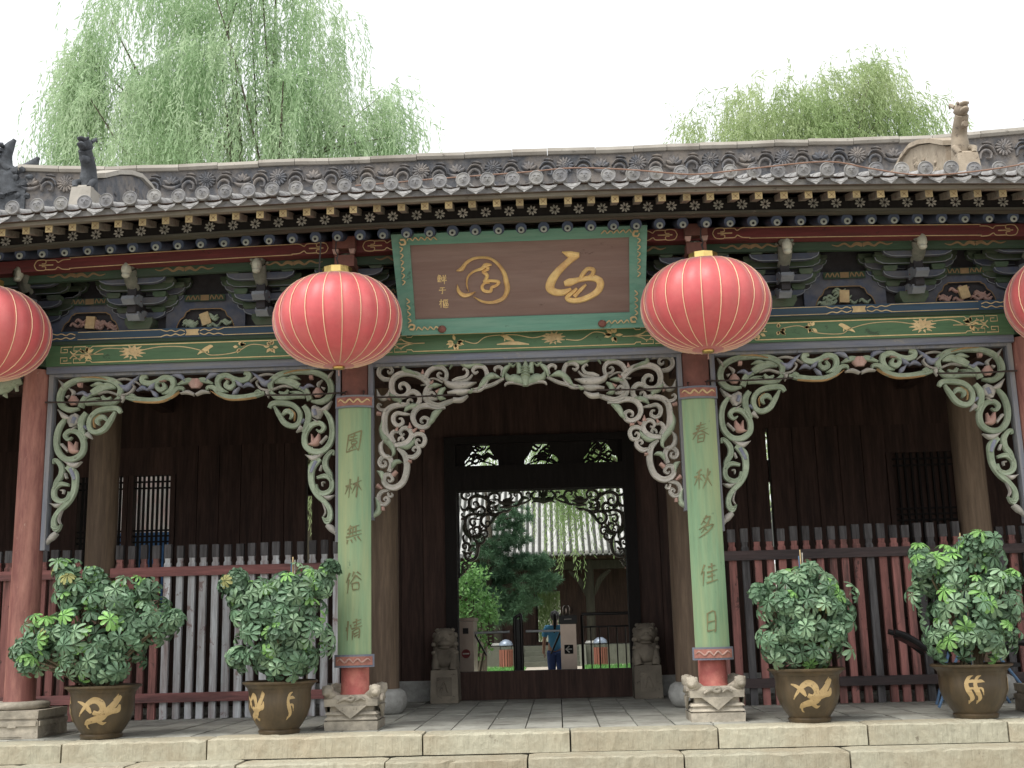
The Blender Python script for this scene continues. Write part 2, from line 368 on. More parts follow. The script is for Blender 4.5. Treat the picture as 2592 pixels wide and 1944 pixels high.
J2 = [-8.2, -6.6]+[P(x, y, -1.2).x for x, y in ((14, 1930), (315, 1930), (596, 1928), (974, 1925), (1335, 1915), (1731, 1905), (2150, 1895))]+[5.0, 6.4, 7.9]
block_row(-.85, -.485, -.19, 0, J1, 'step_block')
block_row(-1.22, -.80, -.38, -.19, J2, 'step_block')
block_row(-1.58, -1.17, -.60, -.38, [j+.5 for j in J2], 'step_block')
# paving slabs of the porch: the columns of slabs run from the steps to the sill
sx, sy = .36, .70
slab_me = []
for k in range(5):
    m_ = MB(); b = .006
    m_.add([(-sx/2+b, -sy/2+b, -.04), (sx/2-b, -sy/2+b, -.04), (sx/2-b, sy/2-b, -.04), (-sx/2+b, sy/2-b, -.04),
            (-sx/2+b, -sy/2+b, -.003+rn.uniform(-.003, .003)), (sx/2-b, -sy/2+b, -.003+rn.uniform(-.003, .003)), (sx/2-b, sy/2-b, -.003+rn.uniform(-.003, .003)), (-sx/2+b, sy/2-b, -.003+rn.uniform(-.003, .003)),
            (0, 0, 0.0)], [(0, 1, 5, 4), (1, 2, 6, 5), (2, 3, 7, 6), (3, 0, 4, 7), (4, 5, 8), (5, 6, 8), (6, 7, 8), (7, 4, 8)])
    slab_me.append(m_.mesh('paving_slab', 'stone_slab'))
nsl = 0
for i in range(-18, 19):
    for j in range(7):
        if nsl >= 296: break
        link('paving_slab', rn.choice(slab_me), plat, loc=(i*sx+.10, -.485+sy*(j+.5), rn.uniform(-.004, .002))); nsl += 1
mb = MB(); mb.box(-9.4, 9.4, 4.42, 10.9, -.03, -.004); mb.build('passage_paving', 'stone_slab', plat)
mb = MB()
for s_ in (-1, 1): mb.box(min(s_*6.56, s_*9.4), max(s_*6.56, s_*9.4), -.485, 4.42, -.03, -.004)
mb.build('end_paving', 'stone_slab', plat)
mb = MB(); mb.box(-2.2, 2.2, 10.9, 11.6, -.4, -.2); mb.build('rear_step', 'stone_step', plat)

# ================================================================ GATE HALL
hall = thing('gate_hall', 'grey tiled gate hall with carved painted arches and dark interior behind the stone steps', 'gate hall', at=(0, 5, 0))
def part(mb, name, m, smooth=False, parent=None, kind=None): return mb.build(name, m, parent or hall, smooth, kind)

# ---- columns and bases
def carved_pedestal(X):
    mb = MB(); rn2 = random.Random(int(X*10))
    h = .27
    def ring(z0, z1, a, b): mb.frustum(X, 0, z0, z1, a, a, b, b)
    ring(0, .085, h-.01, h-.004); ring(.085, .10, h-.03, h-.03); ring(.10, .135, h-.004, h-.03); ring(.135, .15, h-.03, h-.03)
    ring(.15, .175, h-.006, h-.03); ring(.175, .23, h-.055, h-.055); ring(.23, .30, h-.008, h-.004); ring(.30, .335, h-.02, h-.05)
    p = mb.build('column_base', 'stone_carved', hall)
    d = MB()                                    # hanging cloth points on the four sides
    for q in range(4):
        rt = Matrix.Rotation(q*math.pi/2, 3, 'Z')
        mp = lambda x, z, hh: tuple(rt @ Vector((x, -h+.004-hh, 0))+Vector((X, 0, z)))
        d.prism([(-.16, .236), (.16, .236), (0, .112)], mp, 0, .02)
        d.ribbon([(-.13, .27), (-.06, .305), (0, .285), (.03, .31), (.0, .325), (-.03, .305)], [.02, .04, .04, .035, .03, .015], .03, mp, ROUND, 4)
        d.ribbon([(.05, .28), (.10, .31), (.14, .285)], [.015, .035, .02], .025, mp, ROUND, 4)
    d.build('carved_apron', 'stone_carved', p)
    for a in (-1, 1):
        for b in (-1, 1):
            l = MB(); c = (X+a*.235, b*.235, .375)
            l.blob(c, (.06, .065, .062), 12, 8, .06, int(X*3+a+2*b)); l.blob((c[0]+a*.01, c[1]+b*.045, c[2]-.015), (.035, .035, .03), 10, 6, .05)
            for e in (-1, 1): l.blob((c[0]+e*.04, c[1], c[2]+.035), (.018, .018, .02), 8, 5)
            l.tube([(c[0], c[1], c[2]-.02), (c[0]-a*.06, c[1]-b*.06, c[2]-.05), (c[0]-a*.1, c[1]-b*.1, .32)], [.06, .05, .03], 8)
            l.build('lion_head', 'stone_carved', p, True)
def drum_pedestal(X):
    mb = MB(); h = .36
    mb.frustum(X, 0, 0, .17, h, h, h-.01, h-.01); mb.frustum(X, 0, .17, .19, h-.025, h-.025, h-.025, h-.025); mb.frustum(X, 0, .19, .265, h-.01, h-.01, h-.005, h-.005)
    for q in range(4):
        rt = Matrix.Rotation(q*math.pi/2, 3, 'Z'); mp = lambda x, z, hh: tuple(rt @ Vector((x, -h+.004-hh, 0))+Vector((X, 0, z)))
        mb.prism([(-h+.02, .165), (h-.02, .165), (h-.02, .12), (.14, .12), (.14, .105), (.05, .105), (.05, .12), (-h+.02, .12)], mp, 0, .014)
        mb.prism([(-.2, .02), (.2, .02), (.12, .05), (-.12, .05)], mp, 0, .012)
    p = mb.build('column_base', 'stone_carved', hall)
    d = MB(); d.lathe([(.27, .265), (.295, .285), (.3, .31), (.285, .335), (.23, .345)], 36, (X, 0, 0), lob=.03, lobn=18); d.build('drum_ring', 'stone_carved', p, True)
for X in XC+[-XE, XE]:
    inner = abs(X) < 2
    carved_pedestal(X) if inner else drum_pedestal(X)
    mb = MB(); r = .142 if inner else .155
    mb.lathe([(r+.012, .325), (r+.012, .34), (r, .36), (r-.006, 2), (r-.012, 3.78)], 24, (X, 0, 0))
    c = part(mb, 'column', 'paint_red_column' if not inner else 'paint_red_bright', True)
    if inner:
        m2 = MB(); m2.lathe([(r+.004, 3.36), (r+.004, 3.79)], 24, (X, 0, 0)); m2.build('column_head', 'paint_brown_red', c, True)
    # inner columns
    mb = MB(); mb.lathe([(.185, .27), (.185, 1), (.175, 5.4)], 24, (X, 2.0, 0)); part(mb, 'inner_column', 'wood_column', True)
    mb = MB(); mb.lathe([(.20, 0), (.235, .03), (.275, .10), (.28, .17), (.25, .25), (.19, .285)], 32, (X, 2.0, 0), lob=.03, lobn=16)
    part(mb, 'drum_base', 'stone_drum', True)
    for Y in (8.4, 10.4):
        mb = MB(); mb.lathe([(.18, 0), (.16, 4.6)], 16, (X, Y, 0)); part(mb, 'rear_column', 'wood_dark', True)

# ---- walls and inner frame (dark)
def wallbox(x0, x1, z0, z1, y0=4.3, y1=4.42, m='wood_dark', name='wall_panel'):
    mb = MB(); mb.box(x0, x1, y0, y1, z0, z1); return part(mb, name, m)
DX = .06                                         # the doorway stands a hand's breadth right of the axis
OL, OR = DX-1.16, DX+1.18
def planks(x0, x1, z0, z1, y=4.27):
    n = max(1, round((x1-x0)/.30)); wd = (x1-x0)/n
    for i in range(n):
        mb = MB(); mb.box(x0+i*wd+.005, x0+(i+1)*wd-.005, y, y+.03, z0, z1); part(mb, 'plank', 'wood_dark')
for a, b in ((-3.14, OL-.16), (OR+.16, 3.262)):
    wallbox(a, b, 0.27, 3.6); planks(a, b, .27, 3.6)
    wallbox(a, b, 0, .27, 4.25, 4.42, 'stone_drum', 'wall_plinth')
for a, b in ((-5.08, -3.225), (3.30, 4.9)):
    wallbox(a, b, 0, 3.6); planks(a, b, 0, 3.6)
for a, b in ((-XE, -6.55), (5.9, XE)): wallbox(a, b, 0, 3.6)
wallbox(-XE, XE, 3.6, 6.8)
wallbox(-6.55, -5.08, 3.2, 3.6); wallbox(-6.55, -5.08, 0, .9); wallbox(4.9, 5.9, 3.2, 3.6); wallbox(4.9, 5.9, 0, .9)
# lattice windows: posts, bars; the added backlit cloth shows through the left ones
def lattice(x0, x1, z0, z1, zm, nb, m_hi, m_lo):
    for a, b in ((x0, x0+.07), (x1-.07, x1)):
        mb = MB(); mb.box(a, b, 4.24, 4.40, z0, z1); part(mb, 'window_post', 'wood_dark')
    x0 += .07; x1 -= .07
    if m_hi == 'wood_dark':
        mb = MB(); mb.box(x0, x1, 4.345, 4.352, z0, z1); part(mb, 'window_board', m_hi)
    for i in range(1, nb):
        x = x0+(x1-x0)*i/nb; mb = MB(); mb.box(x-.013, x+.013, 4.29, 4.33, z0, z1); part(mb, 'window_bar', 'wood_black')
    for z in (zm-.16, zm-.08, zm, z1-.09, z1-.18, z0+.04):
        mb = MB(); mb.box(x0, x1, 4.295, 4.325, z-.012, z+.012); part(mb, 'window_bar', 'wood_black')
lattice(-6.55, -6.14, .9, 3.2, 2.42, 5, 'paper_white', 'paper_blue')
lattice(-6.12, -5.76, .9, 3.2, 2.42, 4, 'paper_white', 'paper_blue')
lattice(-5.75, -5.08, .9, 3.2, 2.42, 8, 'paper_white', 'paper_blue')
lattice(4.9, 5.9, .9, 3.2, 2.42, 9, 'wood_dark', 'wood_dark')
# door frame with pierced transom
zt0, zt1, zl = 3.17, 3.58, 2.84
for a, b in ((OL-.16, OL-.0), (OR, OR+.16)):
    mb = MB(); mb.box(a, b, 4.2, 4.46, 0, 3.6); part(mb, 'door_post', 'wood_black')
mb = MB(); mb.box(OL, OR, 4.22, 4.44, .0, .372); part(mb, 'door_sill', 'wood_dark')
mb = MB(); mb.box(OL, OR, 4.2, 4.46, zl, 3.185); part(mb, 'door_lintel', 'wood_black')
mb = MB(); mb.box(OL, OR, 4.2, 4.46, 3.50, 3.6); part(mb, 'door_header', 'wood_black')
tw = [P(x, 1160, 4.3).x for x in (1218, 1370, 1520)]
e0 = OL
for c in tw:
    for a, b in ((e0, c-.24),): tb = MB(); tb.box(a, b, 4.3, 4.36, 3.185, 3.5); trp = part(tb, 'transom_board', 'wood_black')
    for s_ in (-1, 1): tb = MB(); tb.prism([(c+s_*.24, 3.185), (c+s_*.24, 3.5), (c+s_*.12, 3.5), (c+s_*.12, 3.43), (c+s_*.18, 3.33), (c+s_*.235, 3.27)], front(4.359), 0, .058); part(tb, 'transom_corner', 'wood_black')
    e0 = c+.24
tb = MB(); tb.box(e0, OR, 4.3, 4.36, 3.185, 3.5); trp = part(tb, 'transom_board', 'wood_black')
for c in tw:
    g = MB(); rr = random.Random(int(c*100))
    for k in range(13):
        a = rr.uniform(-.17, .17); z = rr.uniform(3.2, 3.44)
        g.ribbon([(c+a-.12, z-.03), (c+a-.04, z+.05), (c+a+.05, z), (c+a+.1, z+.06)], [.014, .036, .036, .012], .03, front(4.34), ROUND, 3)
    g.ribbon([(c-.2, 3.2), (c, 3.26), (c+.2, 3.2)], .02, .03, front(4.34), ROUND, 3); g.build('carved_infill', 'wood_black', trp)
# inner lintels, ceilings and gable walls
for Y in (2.0, 8.4):
    mb = MB(); mb.box(-XE, XE, Y-.12, Y+.12, 3.95 if Y < 5 else 4.2, 4.4); part(mb, 'inner_lintel', 'wood_dark')
for X in XC:
    mb = MB(); mb.box(X-.09, X+.09, .1, 2.0, 3.85, 4.15); part(mb, 'tie_beam', 'wood_dark')
    mb = MB(); mb.box(X-.09, X+.09, 2.0, 4.3, 4.1, 4.4); part(mb, 'tie_beam', 'wood_dark')
for s_ in (-1, 1):
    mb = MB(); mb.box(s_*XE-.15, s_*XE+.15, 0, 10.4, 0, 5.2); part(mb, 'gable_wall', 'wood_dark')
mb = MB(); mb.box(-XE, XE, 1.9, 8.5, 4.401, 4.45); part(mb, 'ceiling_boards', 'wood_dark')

# ---- lintel beams of the three bays (and half of the next ones)
BAYS = [(-XE, XC[0]), (XC[0], XC[1]), (XC[1], XC[2]), (XC[2], XC[3]), (XC[3], XE)]
def bar(x0, x1, y0, y1, z0, z1, name, m): mb = MB(); mb.box(x0, x1, y0, y1, z0, z1); return part(mb, name, m)
for i, (a, b) in enumerate(BAYS):
    a_, b_ = a+.135, b-.135
    gb = bar(a_, b_, -.13, .12, 3.805, 4.028, 'lintel_beam', 'green_beam')
    bar(a_, b_, -.10, .10, 3.73, 3.8045, 'lintel_strip', 'blue_grey')
    bar(a, b, -.155, .14, 4.0285, 4.066, 'moulding', 'green_dark')
    bb = bar(a, b, -.165, .15, 4.0665, 4.168, 'plate_beam', 'blue_band')
    bar(a+.01, b-.01, .0, .06, 4.1685, 4.80, 'frieze_board', 'bracket_dark')
    # gilt outlines
    def gline(parent, pts, w_, Y, m='gilt_pale', n=2, d=.004, name='gilt_line'):
        mb = MB(); mb.ribbon(pts, w_, d, front(Y), FLAT, n); return mb.build(name, m, parent)
    cx = (a+b)/2
    for z in (3.832, 4.008):
        gline(gb, [(a_+.55, z), (cx, z), (b_-.55, z)], .010, -.13, 'gilt')
    if i in (1, 2, 3):
        for s_ in (-1, 1):            # meander ends
            e = (a_ if s_ < 0 else b_); q = lambda x, z: (e-s_*x, z)
            for zz, sg in ((3.832, 1), (4.008, -1)):
                gline(gb, [q(.55, zz), q(.50, zz), q(.48, zz+.02*sg), q(.43, zz+.02*sg), q(.43, zz), q(.30, zz), q(.30, zz+.045*sg), q(.37, zz+.045*sg), q(.37, zz+.02*sg)], .009, -.13, 'gilt_pale', 1)
                gline(gb, [q(.28, zz), q(.16, zz), q(.16, zz+.06*sg), q(.23, zz+.06*sg), q(.23, zz+.025*sg), q(.19, zz+.025*sg)], .009, -.13, 'gilt_pale', 1)
                gline(gb, [q(.50, 3.92), q(.42, 3.92+.02*sg), q(.36, 3.92+.05*sg), q(.30, 3.92+.01*sg), q(.26, 3.92+.04*sg)], .011, -.13, 'gilt_pale', 3)
            gline(gb, [q(.62, 3.92), q(.47, 3.92), q(.28, 3.92)], .009, -.13, 'gilt_pale', 2)
        # flower, branch and bird painting
        mir = -1 if i == 1 else 1
        fl = lambda u, z: (cx+u*mir, z)
        wv = (b_-a_)
        def leafspray(u, z, k, size, seed):
            r5 = random.Random(seed); mb = MB()
            for _ in range(k):
                an = r5.uniform(0, 6.28); L_ = size*r5.uniform(.7, 1.2)
                mb.ribbon([fl(u+math.cos(an)*size*.3, z+math.sin(an)*size*.3), fl(u+math.cos(an)*(size*.3+L_*.5), z+math.sin(an)*(size*.3+L_*.5)*.8), fl(u+math.cos(an)*(size*.3+L_), z+math.sin(an)*(size*.3+L_)*.8)], [.010, .034, .003], .004, front(-.13), FLAT, 3)
            mb.build('gilt_leaves', 'gilt', gb)
        def peony(u, z, s2, seed):
            r5 = random.Random(seed); mb = MB()
            for k in range(9):
                an = k*2.4; rr = s2*.9*math.sqrt(k/9); c0 = fl(u+math.cos(an)*rr, z+math.sin(an)*rr*.6)
                mb.ribbon([(c0[0]-s2*.28, c0[1]), (c0[0], c0[1]+s2*.1), (c0[0]+s2*.28, c0[1])], [.01, s2*.6, .01], .003+.0004*k, front(-.13), FLAT, 3)
            for k in range(12):
                an = k*.52+.2; mb.ribbon([fl(u+math.cos(an)*s2*.8, z+math.sin(an)*s2*.55), fl(u+math.cos(an)*s2*1.7, z+math.sin(an)*s2*.95)], [.030, .006], .003, front(-.13), FLAT, 3)
            mb.build('gilt_flower', 'gilt_pale', gb)
        def bird(u, z, s2):
            mb = MB(); mb.ribbon([fl(u-s2, z+.4*s2), fl(u-.5*s2, z+.35*s2), fl(u+.2*s2, z-.1*s2), fl(u+s2, z-.5*s2), fl(u+1.5*s2, z-.9*s2)], [.2*s2, .6*s2, .75*s2, .4*s2, .1*s2], .004, front(-.13), FLAT, 4)
            mb.ribbon([fl(u-.2*s2, z), fl(u-.3*s2, z-.7*s2)], .012, .003, front(-.13), FLAT, 2); mb.build('gilt_bird', 'gilt', gb)
        zc = 3.918
        if i == 2:
            leafspray(-.72, zc, 11, .075, 5); leafspray(.95, zc+.02, 11, .075, 6); peony(.32, zc+.01, .075, 7); bird(-.18, zc+.035, .06)
            mb = MB(); mb.ribbon([(-.28, zc-.04), (-.1, zc-.03), (.06, zc-.05)], [.01, .04, .01], .004, front(-.13), FLAT, 4); mb.build('gilt_rock', 'gilt_pale', gb)
            gline(gb, [(-.62, zc+.01), (-.5, zc-.02), (-.38, zc+.05), (-.1, zc+.06), (.1, zc+.02), (.25, zc+.05)], .009, -.13, 'gilt_pale', 6)
            gline(gb, [(.45, zc-.01), (.6, zc-.02), (.75, zc+.06), (.9, zc+.03)], .009, -.13, 'gilt_pale', 6)
        else:
            leafspray(-1.05, zc-.01, 10, .07, 11+i); leafspray(-.84, zc+.02, 9, .07, 12+i); leafspray(-.5, zc+.03, 8, .06, 15+i); leafspray(1.15, zc+.01, 9, .07, 13+i); peony(.65, zc+.01, .085, 14+i); bird(-.15, zc+.02, .065)
            gline(gb, [(cx+mir*u, z) for u, z in ((-.8, zc+.03), (-.62, zc+.05), (-.45, zc-.03), (-.2, zc-.05), (-.1, zc+.0), (.1, zc+.05), (.35, zc+.06), (.55, zc+.03))], .009, -.13, 'gilt_pale', 6)
            gline(gb, [(cx+mir*u, z) for u, z in ((.75, zc+.05), (.95, zc+.06), (1.08, zc+.0))], .009, -.13, 'gilt_pale', 6)
        # blue band: lines and centre medallion
        for z in (4.078, 4.157):
            for s_ in (-1, 1):
                gline(bb, [(cx+s_*.34, z), (cx+s_*(wv/2-.35), z)], .007, -.165, 'gilt_pale')
        mb = MB(); mb.prism([(cx-.075, 4.085), (cx+.075, 4.085), (cx+.06, 4.117), (cx+.075, 4.15), (cx-.075, 4.15), (cx-.06, 4.117)], front(-.165), 0, .005); mb.build('medallion', 'gilt_pale', bb)
        for s_ in (-1, 1):
            for sg in (-1, 1):
                for off, base_ in ((0, cx+s_*.08), (0, (a_+.02 if s_ < 0 else b_-.02)-s_*.3*1)):
                    gline(bb, [(base_+s_*.0, 4.117+sg*.012), (base_+s_*.05, 4.117+sg*.03), (base_+s_*.10, 4.117+sg*.012), (base_+s_*.15, 4.117+sg*.03), (base_+s_*.2, 4.117+sg*.02), (base_+s_*.26, 4.117+sg*.04)], .010, -.165, 'gilt_pale', 4)
for X in XC:                                     # beam ends over the columns
    bar(X-.134, X+.134, -.15, .13, 3.806, 4.028, 'beam_joint', 'green_dark')

# ---- frieze panels with pierced carving, and bracket sets
def frieze(cx, seed):
    hw, z0, z1 = .40, 4.172, 4.50
    mb = MB()
    for s_ in (-1, 1):
        mb.prism([(cx+s_*.43, z0), (cx+s_*.43, z1+.06), (cx+s_*.17, z1+.06), (cx+s_*.17, 4.40), (cx+s_*.215, 4.375), (cx+s_*.24, 4.32), (cx+s_*.275, 4.295), (cx+s_*.30, 4.25), (cx+s_*.315, 4.20), (cx+s_*.315, z0)], front(-.01), 0, .05)
    mb.box(cx-.17, cx+.17, -.06, -.01, 4.40, z1+.06); mb.box(cx-.314, cx+.314, -.06, -.01, z0, 4.195)
    p = part(mb, 'frieze_panel', 'bracket_blue')
    for s_ in (-1, 1):
        g = MB(); g.ribbon([(cx, 4.40), (cx+s_*.165, 4.398), (cx+s_*.175, 4.385), (cx+s_*.21, 4.37), (cx+s_*.235, 4.315), (cx+s_*.27, 4.29), (cx+s_*.295, 4.245), (cx+s_*.312, 4.197)], .010, .006, front(-.058), FLAT, 3); g.build('gilt_line', 'frieze_gold', p)
    r6 = random.Random(seed); g = MB()
    for k in range(13):
        a = r6.uniform(-.24, .24); z = 4.21+r6.random()*.17*(1-abs(a)/.3)
        g.ribbon([(cx+a-.06, z), (cx+a-.03, z+.03), (cx+a+.02, z-.005), (cx+a+.06, z+.025)], [.014, .034, .036, .014], .03, front(-.015), ROUND, 4)
    g.build('carved_ribbons', 'fret_green' if seed % 2 else 'fret_pink', p)
    g = MB(); rt = Matrix.Rotation(r6.uniform(-.35, .35), 3, 'Y'); g.box(cx-.055, cx+.045, -.062, -.02, 4.225, 4.36, rt); g.build('carved_book', 'gilt_pale', p)
    g = MB(); g.box(cx-.22, cx+.22, -.11, -.09, 4.475, 4.545); f2 = part(g, 'painted_board', 'green_dark')
    g = MB(); g.box(cx-.045, cx+.045, -.114, -.1095, 4.48, 4.54)
    for s_ in (-1, 1):
        for k in range(3):
            g.ribbon([(cx+s_*(.06+k*.05), 4.49), (cx+s_*(.075+k*.05), 4.535), (cx+s_*(.10+k*.05), 4.49)], .012, .004, front(-.11), FLAT, 3)
    g.build('gilt_pattern', 'frieze_gold', f2)

bs = thing('bracket_template', 'x', 'x')
def arm(hw, Y, z, m, t=.05, h=.075):
    pts = [(-hw, z+.05), (-hw+.01, z+.015), (-hw+.05, z-.01), (-hw+.11, z-.025), (hw-.11, z-.025), (hw-.05, z-.01), (hw-.01, z+.015), (hw, z+.05)]
    mb = MB(); mb.prism(pts, front(Y, 1), -t/2, t/2); a_ = mb.build('arm', m, bs)
    g = MB(); g.ribbon([(x*.99, zz+.006) for x, zz in pts], .008, .004, front(Y-t/2), FLAT, 2); g.build('arm_edge', 'bracket_beak', a_)
    for x in (-hw+.055, hw-.055):
        d = MB(); d.frustum(x, Y, z+.05, z+.075, .04, .04, .055, .05); d.frustum(x, Y, z+.0751, z+.105, .055, .05, .055, .05); d.build('block', 'bracket_green', a_)
mb = MB(); mb.frustum(0, -.09, 4.172, 4.235, .085, .08, .115, .1); mb.frustum(0, -.09, 4.2351, 4.29, .115, .1, .115, .1); mb.build('base_block', 'bracket_green', bs)
arm(.40, -.055, 4.635, 'bracket_green'); arm(.34, -.05, 4.50, 'bracket_blue'); arm(.26, -.05, 4.375, 'bracket_dark'); arm(.20, -.09, 4.315, 'bracket_blue'); arm(.30, -.08, 4.44, 'bracket_green'); arm(.245, -.24, 4.44, 'bracket_blue'); arm(.36, -.10, 4.575, 'bracket_blue'); arm(.31, -.26, 4.585, 'bracket_green'); arm(.275, -.42, 4.615, 'bracket_blue')
mb = MB(); mb.box(-.04, .04, -.5, .0, 4.70, 4.76); mb.box(-.035, .035, -.42, 0, 4.29, 4.60); mb.build('bracket_core', 'bracket_dark', bs)
for Y0, z0 in ((-.10, 4.30), (-.26, 4.43)):
    mb = MB()
    prof = [(Y0, z0+.075), (Y0-.12, z0+.06), (Y0-.20, z0-.0), (Y0-.27, z0+.01), (Y0-.29, z0-.03), (Y0-.22, z0-.075), (Y0-.12, z0-.045), (Y0, z0-.045)]
    mb.prism(prof, lambda y, z, h: (h, y, z), -.05, .05); mb.build('beak', 'bracket_beak', bs)
    mb = MB(); mb.blob((0, Y0-.06, z0+.0), (.056, .03, .03), 10, 6); mb.build('beak_boss', 'paint_red_beam', bs, True)
mb = MB()                                        # dragon head
mb.tube([(0, -.36, 4.56), (0, -.46, 4.62), (0, -.52, 4.72)], [.05, .055, .06], 10); mb.blob((0, -.545, 4.765), (.058, .075, .065), 12, 8, .05)
m9 = MB(); m9.blob((0, -.60, 4.70), (.040, .058, .078), 10, 7, .06); m9.blob((0, -.615, 4.635), (.034, .04, .03), 10, 6); m9.build('muzzle', 'muzzle', bs, True)
for s_ in (-1, 1):
    mb.tube([(s_*.035, -.53, 4.80), (s_*.05, -.56, 4.84), (s_*.045, -.6, 4.875)], [.02, .014, .004], 6); mb.blob((s_*.04, -.605, 4.755), (.016, .016, .018), 8, 5)
    mb.tube([(s_*.05, -.5, 4.76), (s_*.075, -.46, 4.72), (s_*.06, -.42, 4.66)], [.025, .02, .006], 6)
mb.build('dragon_head', 'dragon_grey', bs, True)
spots = []
for i, (a, b) in enumerate(BAYS):
    t = [a+(b-a)*k/3 for k in (1, 2)]
    if i in (1, 3): t = [P(305*1.1718, 830, -.1).x, P(578*1.1718, 812, -.1).x]; t = t if i == 1 else [-q for q in t[::-1]]
    spots += [(x, 0) for x in t if i != 2]; spots.append((b, 1))
    ed = [a]+t+[b]
    if i in (1, 2, 3):
        for k in range(3): frieze((ed[k]+ed[k+1])/2, 10*i+k)
spots = [s_ for s_ in spots if abs(s_[0]) < 5.6]; spots.append((XC[0], 1))
BS0 = bs
for x, c in spots:
    if abs(abs(x)-1.8) < .2: pass
    cpy = copy_tree(BS0, hall); cpy.name = 'bracket_set'; cpy.location = (x, 0, 0); cpy.scale = (1.3, 1, 1); cpy.matrix_parent_inverse = Matrix.Translation(-WORLD[hall.name])
    for k_ in ('label', 'category', 'group'):
        if k_ in cpy: del cpy[k_]
def kill(o):
    for c in list(o.children): kill(c)
    bpy.data.objects.remove(o)
kill(BS0)
for s_ in (-1, 1):                               # hook blocks over the inner columns
    mb = MB(); x = s_*1.8
    mb.box(x-.115, x+.115, -.74, -.2, 4.80, 4.925); mb.box(x-.10, x+.10, -.70, -.2, 4.62, 4.74)
    hb = part(mb, 'beam_nose', 'paint_brown_red')
    for q in (-1, 1):
        m2 = MB(); m2.frustum(x+q*.085, -.72, 4.742, 4.79, .02, .02, .032, .03); m2.build('nose_tooth', 'fret_pink', hb)

# ---- eave purlin, rafters
def droop(x): return .0044*min(abs(x), 7)**2
def strip(x0, x1, n, ring, name, m, dr=1.0, smooth=False, kind=None):
    """long bar of constant section that follows the sag of the old eave"""
    mb = MB(); vs, fs = [], []; k = len(ring)
    for i in range(n+1):
        x = x0+(x1-x0)*i/n
        for y, z in ring: vs.append((x, y, z-droop(x)*dr))
    for i in range(n):
        for j in range(k): fs.append((i*k+j, (i+1)*k+j, (i+1)*k+(j+1) % k, i*k+(j+1) % k))
    fs.append(tuple(range(k))); fs.append(tuple(n*k+j for j in range(k-1, -1, -1))); mb.add(vs, fs)
    return part(mb, name, m, smooth, None, kind)
RX = 7.9
EAVE = strip(-RX, RX, 40, [(-.63, 4.795), (-.63, 4.925), (-.48, 4.925), (-.48, 4.795)], 'eave_purlin', 'paint_red_beam', .8)
for i in (1, 3):
    a, b = BAYS[i]
    for k in range(-3, 4):
        pass
    for z in (4.803, 4.917):
        mb = MB(); pts = [(a+.55+(b-a-1.1)*k/8, z-droop(a+.55+(b-a-1.1)*k/8)*.8) for k in range(9)]; mb.ribbon(pts, .008, .004, front(-.63), FLAT, 2); mb.build('gilt_line', 'gilt_pale', EAVE)
for i in (1, 2, 3):
    a, b = BAYS[i]
    for e, s_ in ((a+.18, 1), (b-.18, -1)):
        dz = -droop(e)*.8; mb = MB()
        for sg in (-1, 1):
            zc = 4.86+dz
            mb.ribbon([(e, zc), (e+s_*.03, zc+sg*.05), (e+s_*.11, zc+sg*.055), (e+s_*.12, zc+sg*.02), (e+s_*.08, zc+sg*.015)], .009, .004, front(-.63), FLAT, 4)
            mb.ribbon([(e+s_*.12, zc+sg*.05), (e+s_*.22, zc+sg*.05), (e+s_*.25, zc+sg*.025), (e+s_*.30, zc+sg*.05), (e+s_*.38, zc+sg*.055)], .009, .004, front(-.63), FLAT, 4)
        mb.ribbon([(e+s_*.05, 4.86+dz), (e+s_*.12, 4.86+dz), (e+s_*.2, 4.86+dz)], .012, .004, front(-.63), FLAT, 4)
        mb.build('gilt_scroll', 'gilt_pale', EAVE)
strip(-RX, RX, 20, [(-.50, 4.70), (-.50, 4.79), (-.44, 4.79), (-.44, 4.70)], 'eave_tie', 'green_dark', .7)
for i in (1, 2, 3):
    a, b = BAYS[i]
    for k in range(3):
        cx = a+(b-a)*(k+.5)/3; zc = 4.745-droop(cx)*.7; mb = MB()
        for s_ in (-1, 1):
            mb.ribbon([(cx, zc), (cx+s_*.06, zc+.02), (cx+s_*.12, zc-.01), (cx+s_*.18, zc+.025), (cx+s_*.25, zc), (cx+s_*.31, zc+.015)], [.04, .035, .02, .02, .015, .006], .004, front(-.50), FLAT, 4)
        part(mb, 'gilt_scroll', 'frieze_gold')
SP = .2305
zraf = lambda Y: 4.855+.33*(Y+1.0)
nr = int(RX/SP)
m_ = MB(); m_.tube([(0, -1.0, 4.855), (0, .6, zraf(.6))], .056, 14); me_r = m_.mesh('rafter', 'rafter_blue', True)
m_ = MB(); m_.lathe([(.034, 0), (.034, .006), (.026, .010), (.014, .011)], 14); m_.v = [(x, -1.005-z, 4.833+y) for x, y, z in m_.v]; me_w = m_.mesh('end_ring', 'rafter_white', True)
m_ = MB(); m_.lathe([(.0135, 0), (.0135, .014), (.008, .016)], 10); m_.v = [(x, -1.005-z, 4.828+y) for x, y, z in m_.v]; me_d = m_.mesh('end_dot', 'wood_black')
m_ = MB(); m_.prism([(-1.4, 4.945), (-1.4, 5.01), (-.6, 5.22), (-.6, 5.155)], lambda y, z, h: (h, y, z), -.033, .033); me_s = m_.mesh('flying_rafter', 'wood_grey')
m_ = MB(); m_.box(-.035, .035, -1.406, -1.401, 4.943, 5.012)
me_q = m_.mesh('end_plate', 'gilt_dull')
m_ = MB()
for k in range(4):
    q = rad(45+90*k); m_.ribbon([(0, 4.9775), (math.cos(q)*.03, 4.9775+math.sin(q)*.03)], [.004, .004], .0025, front(-1.406), FLAT, 2)
m_.ribbon([(-.008, 4.9775), (.008, 4.9775)], .016, .003, front(-1.406), FLAT, 2); me_x = m_.mesh('end_cross', 'frieze_gold')
m_ = MB()
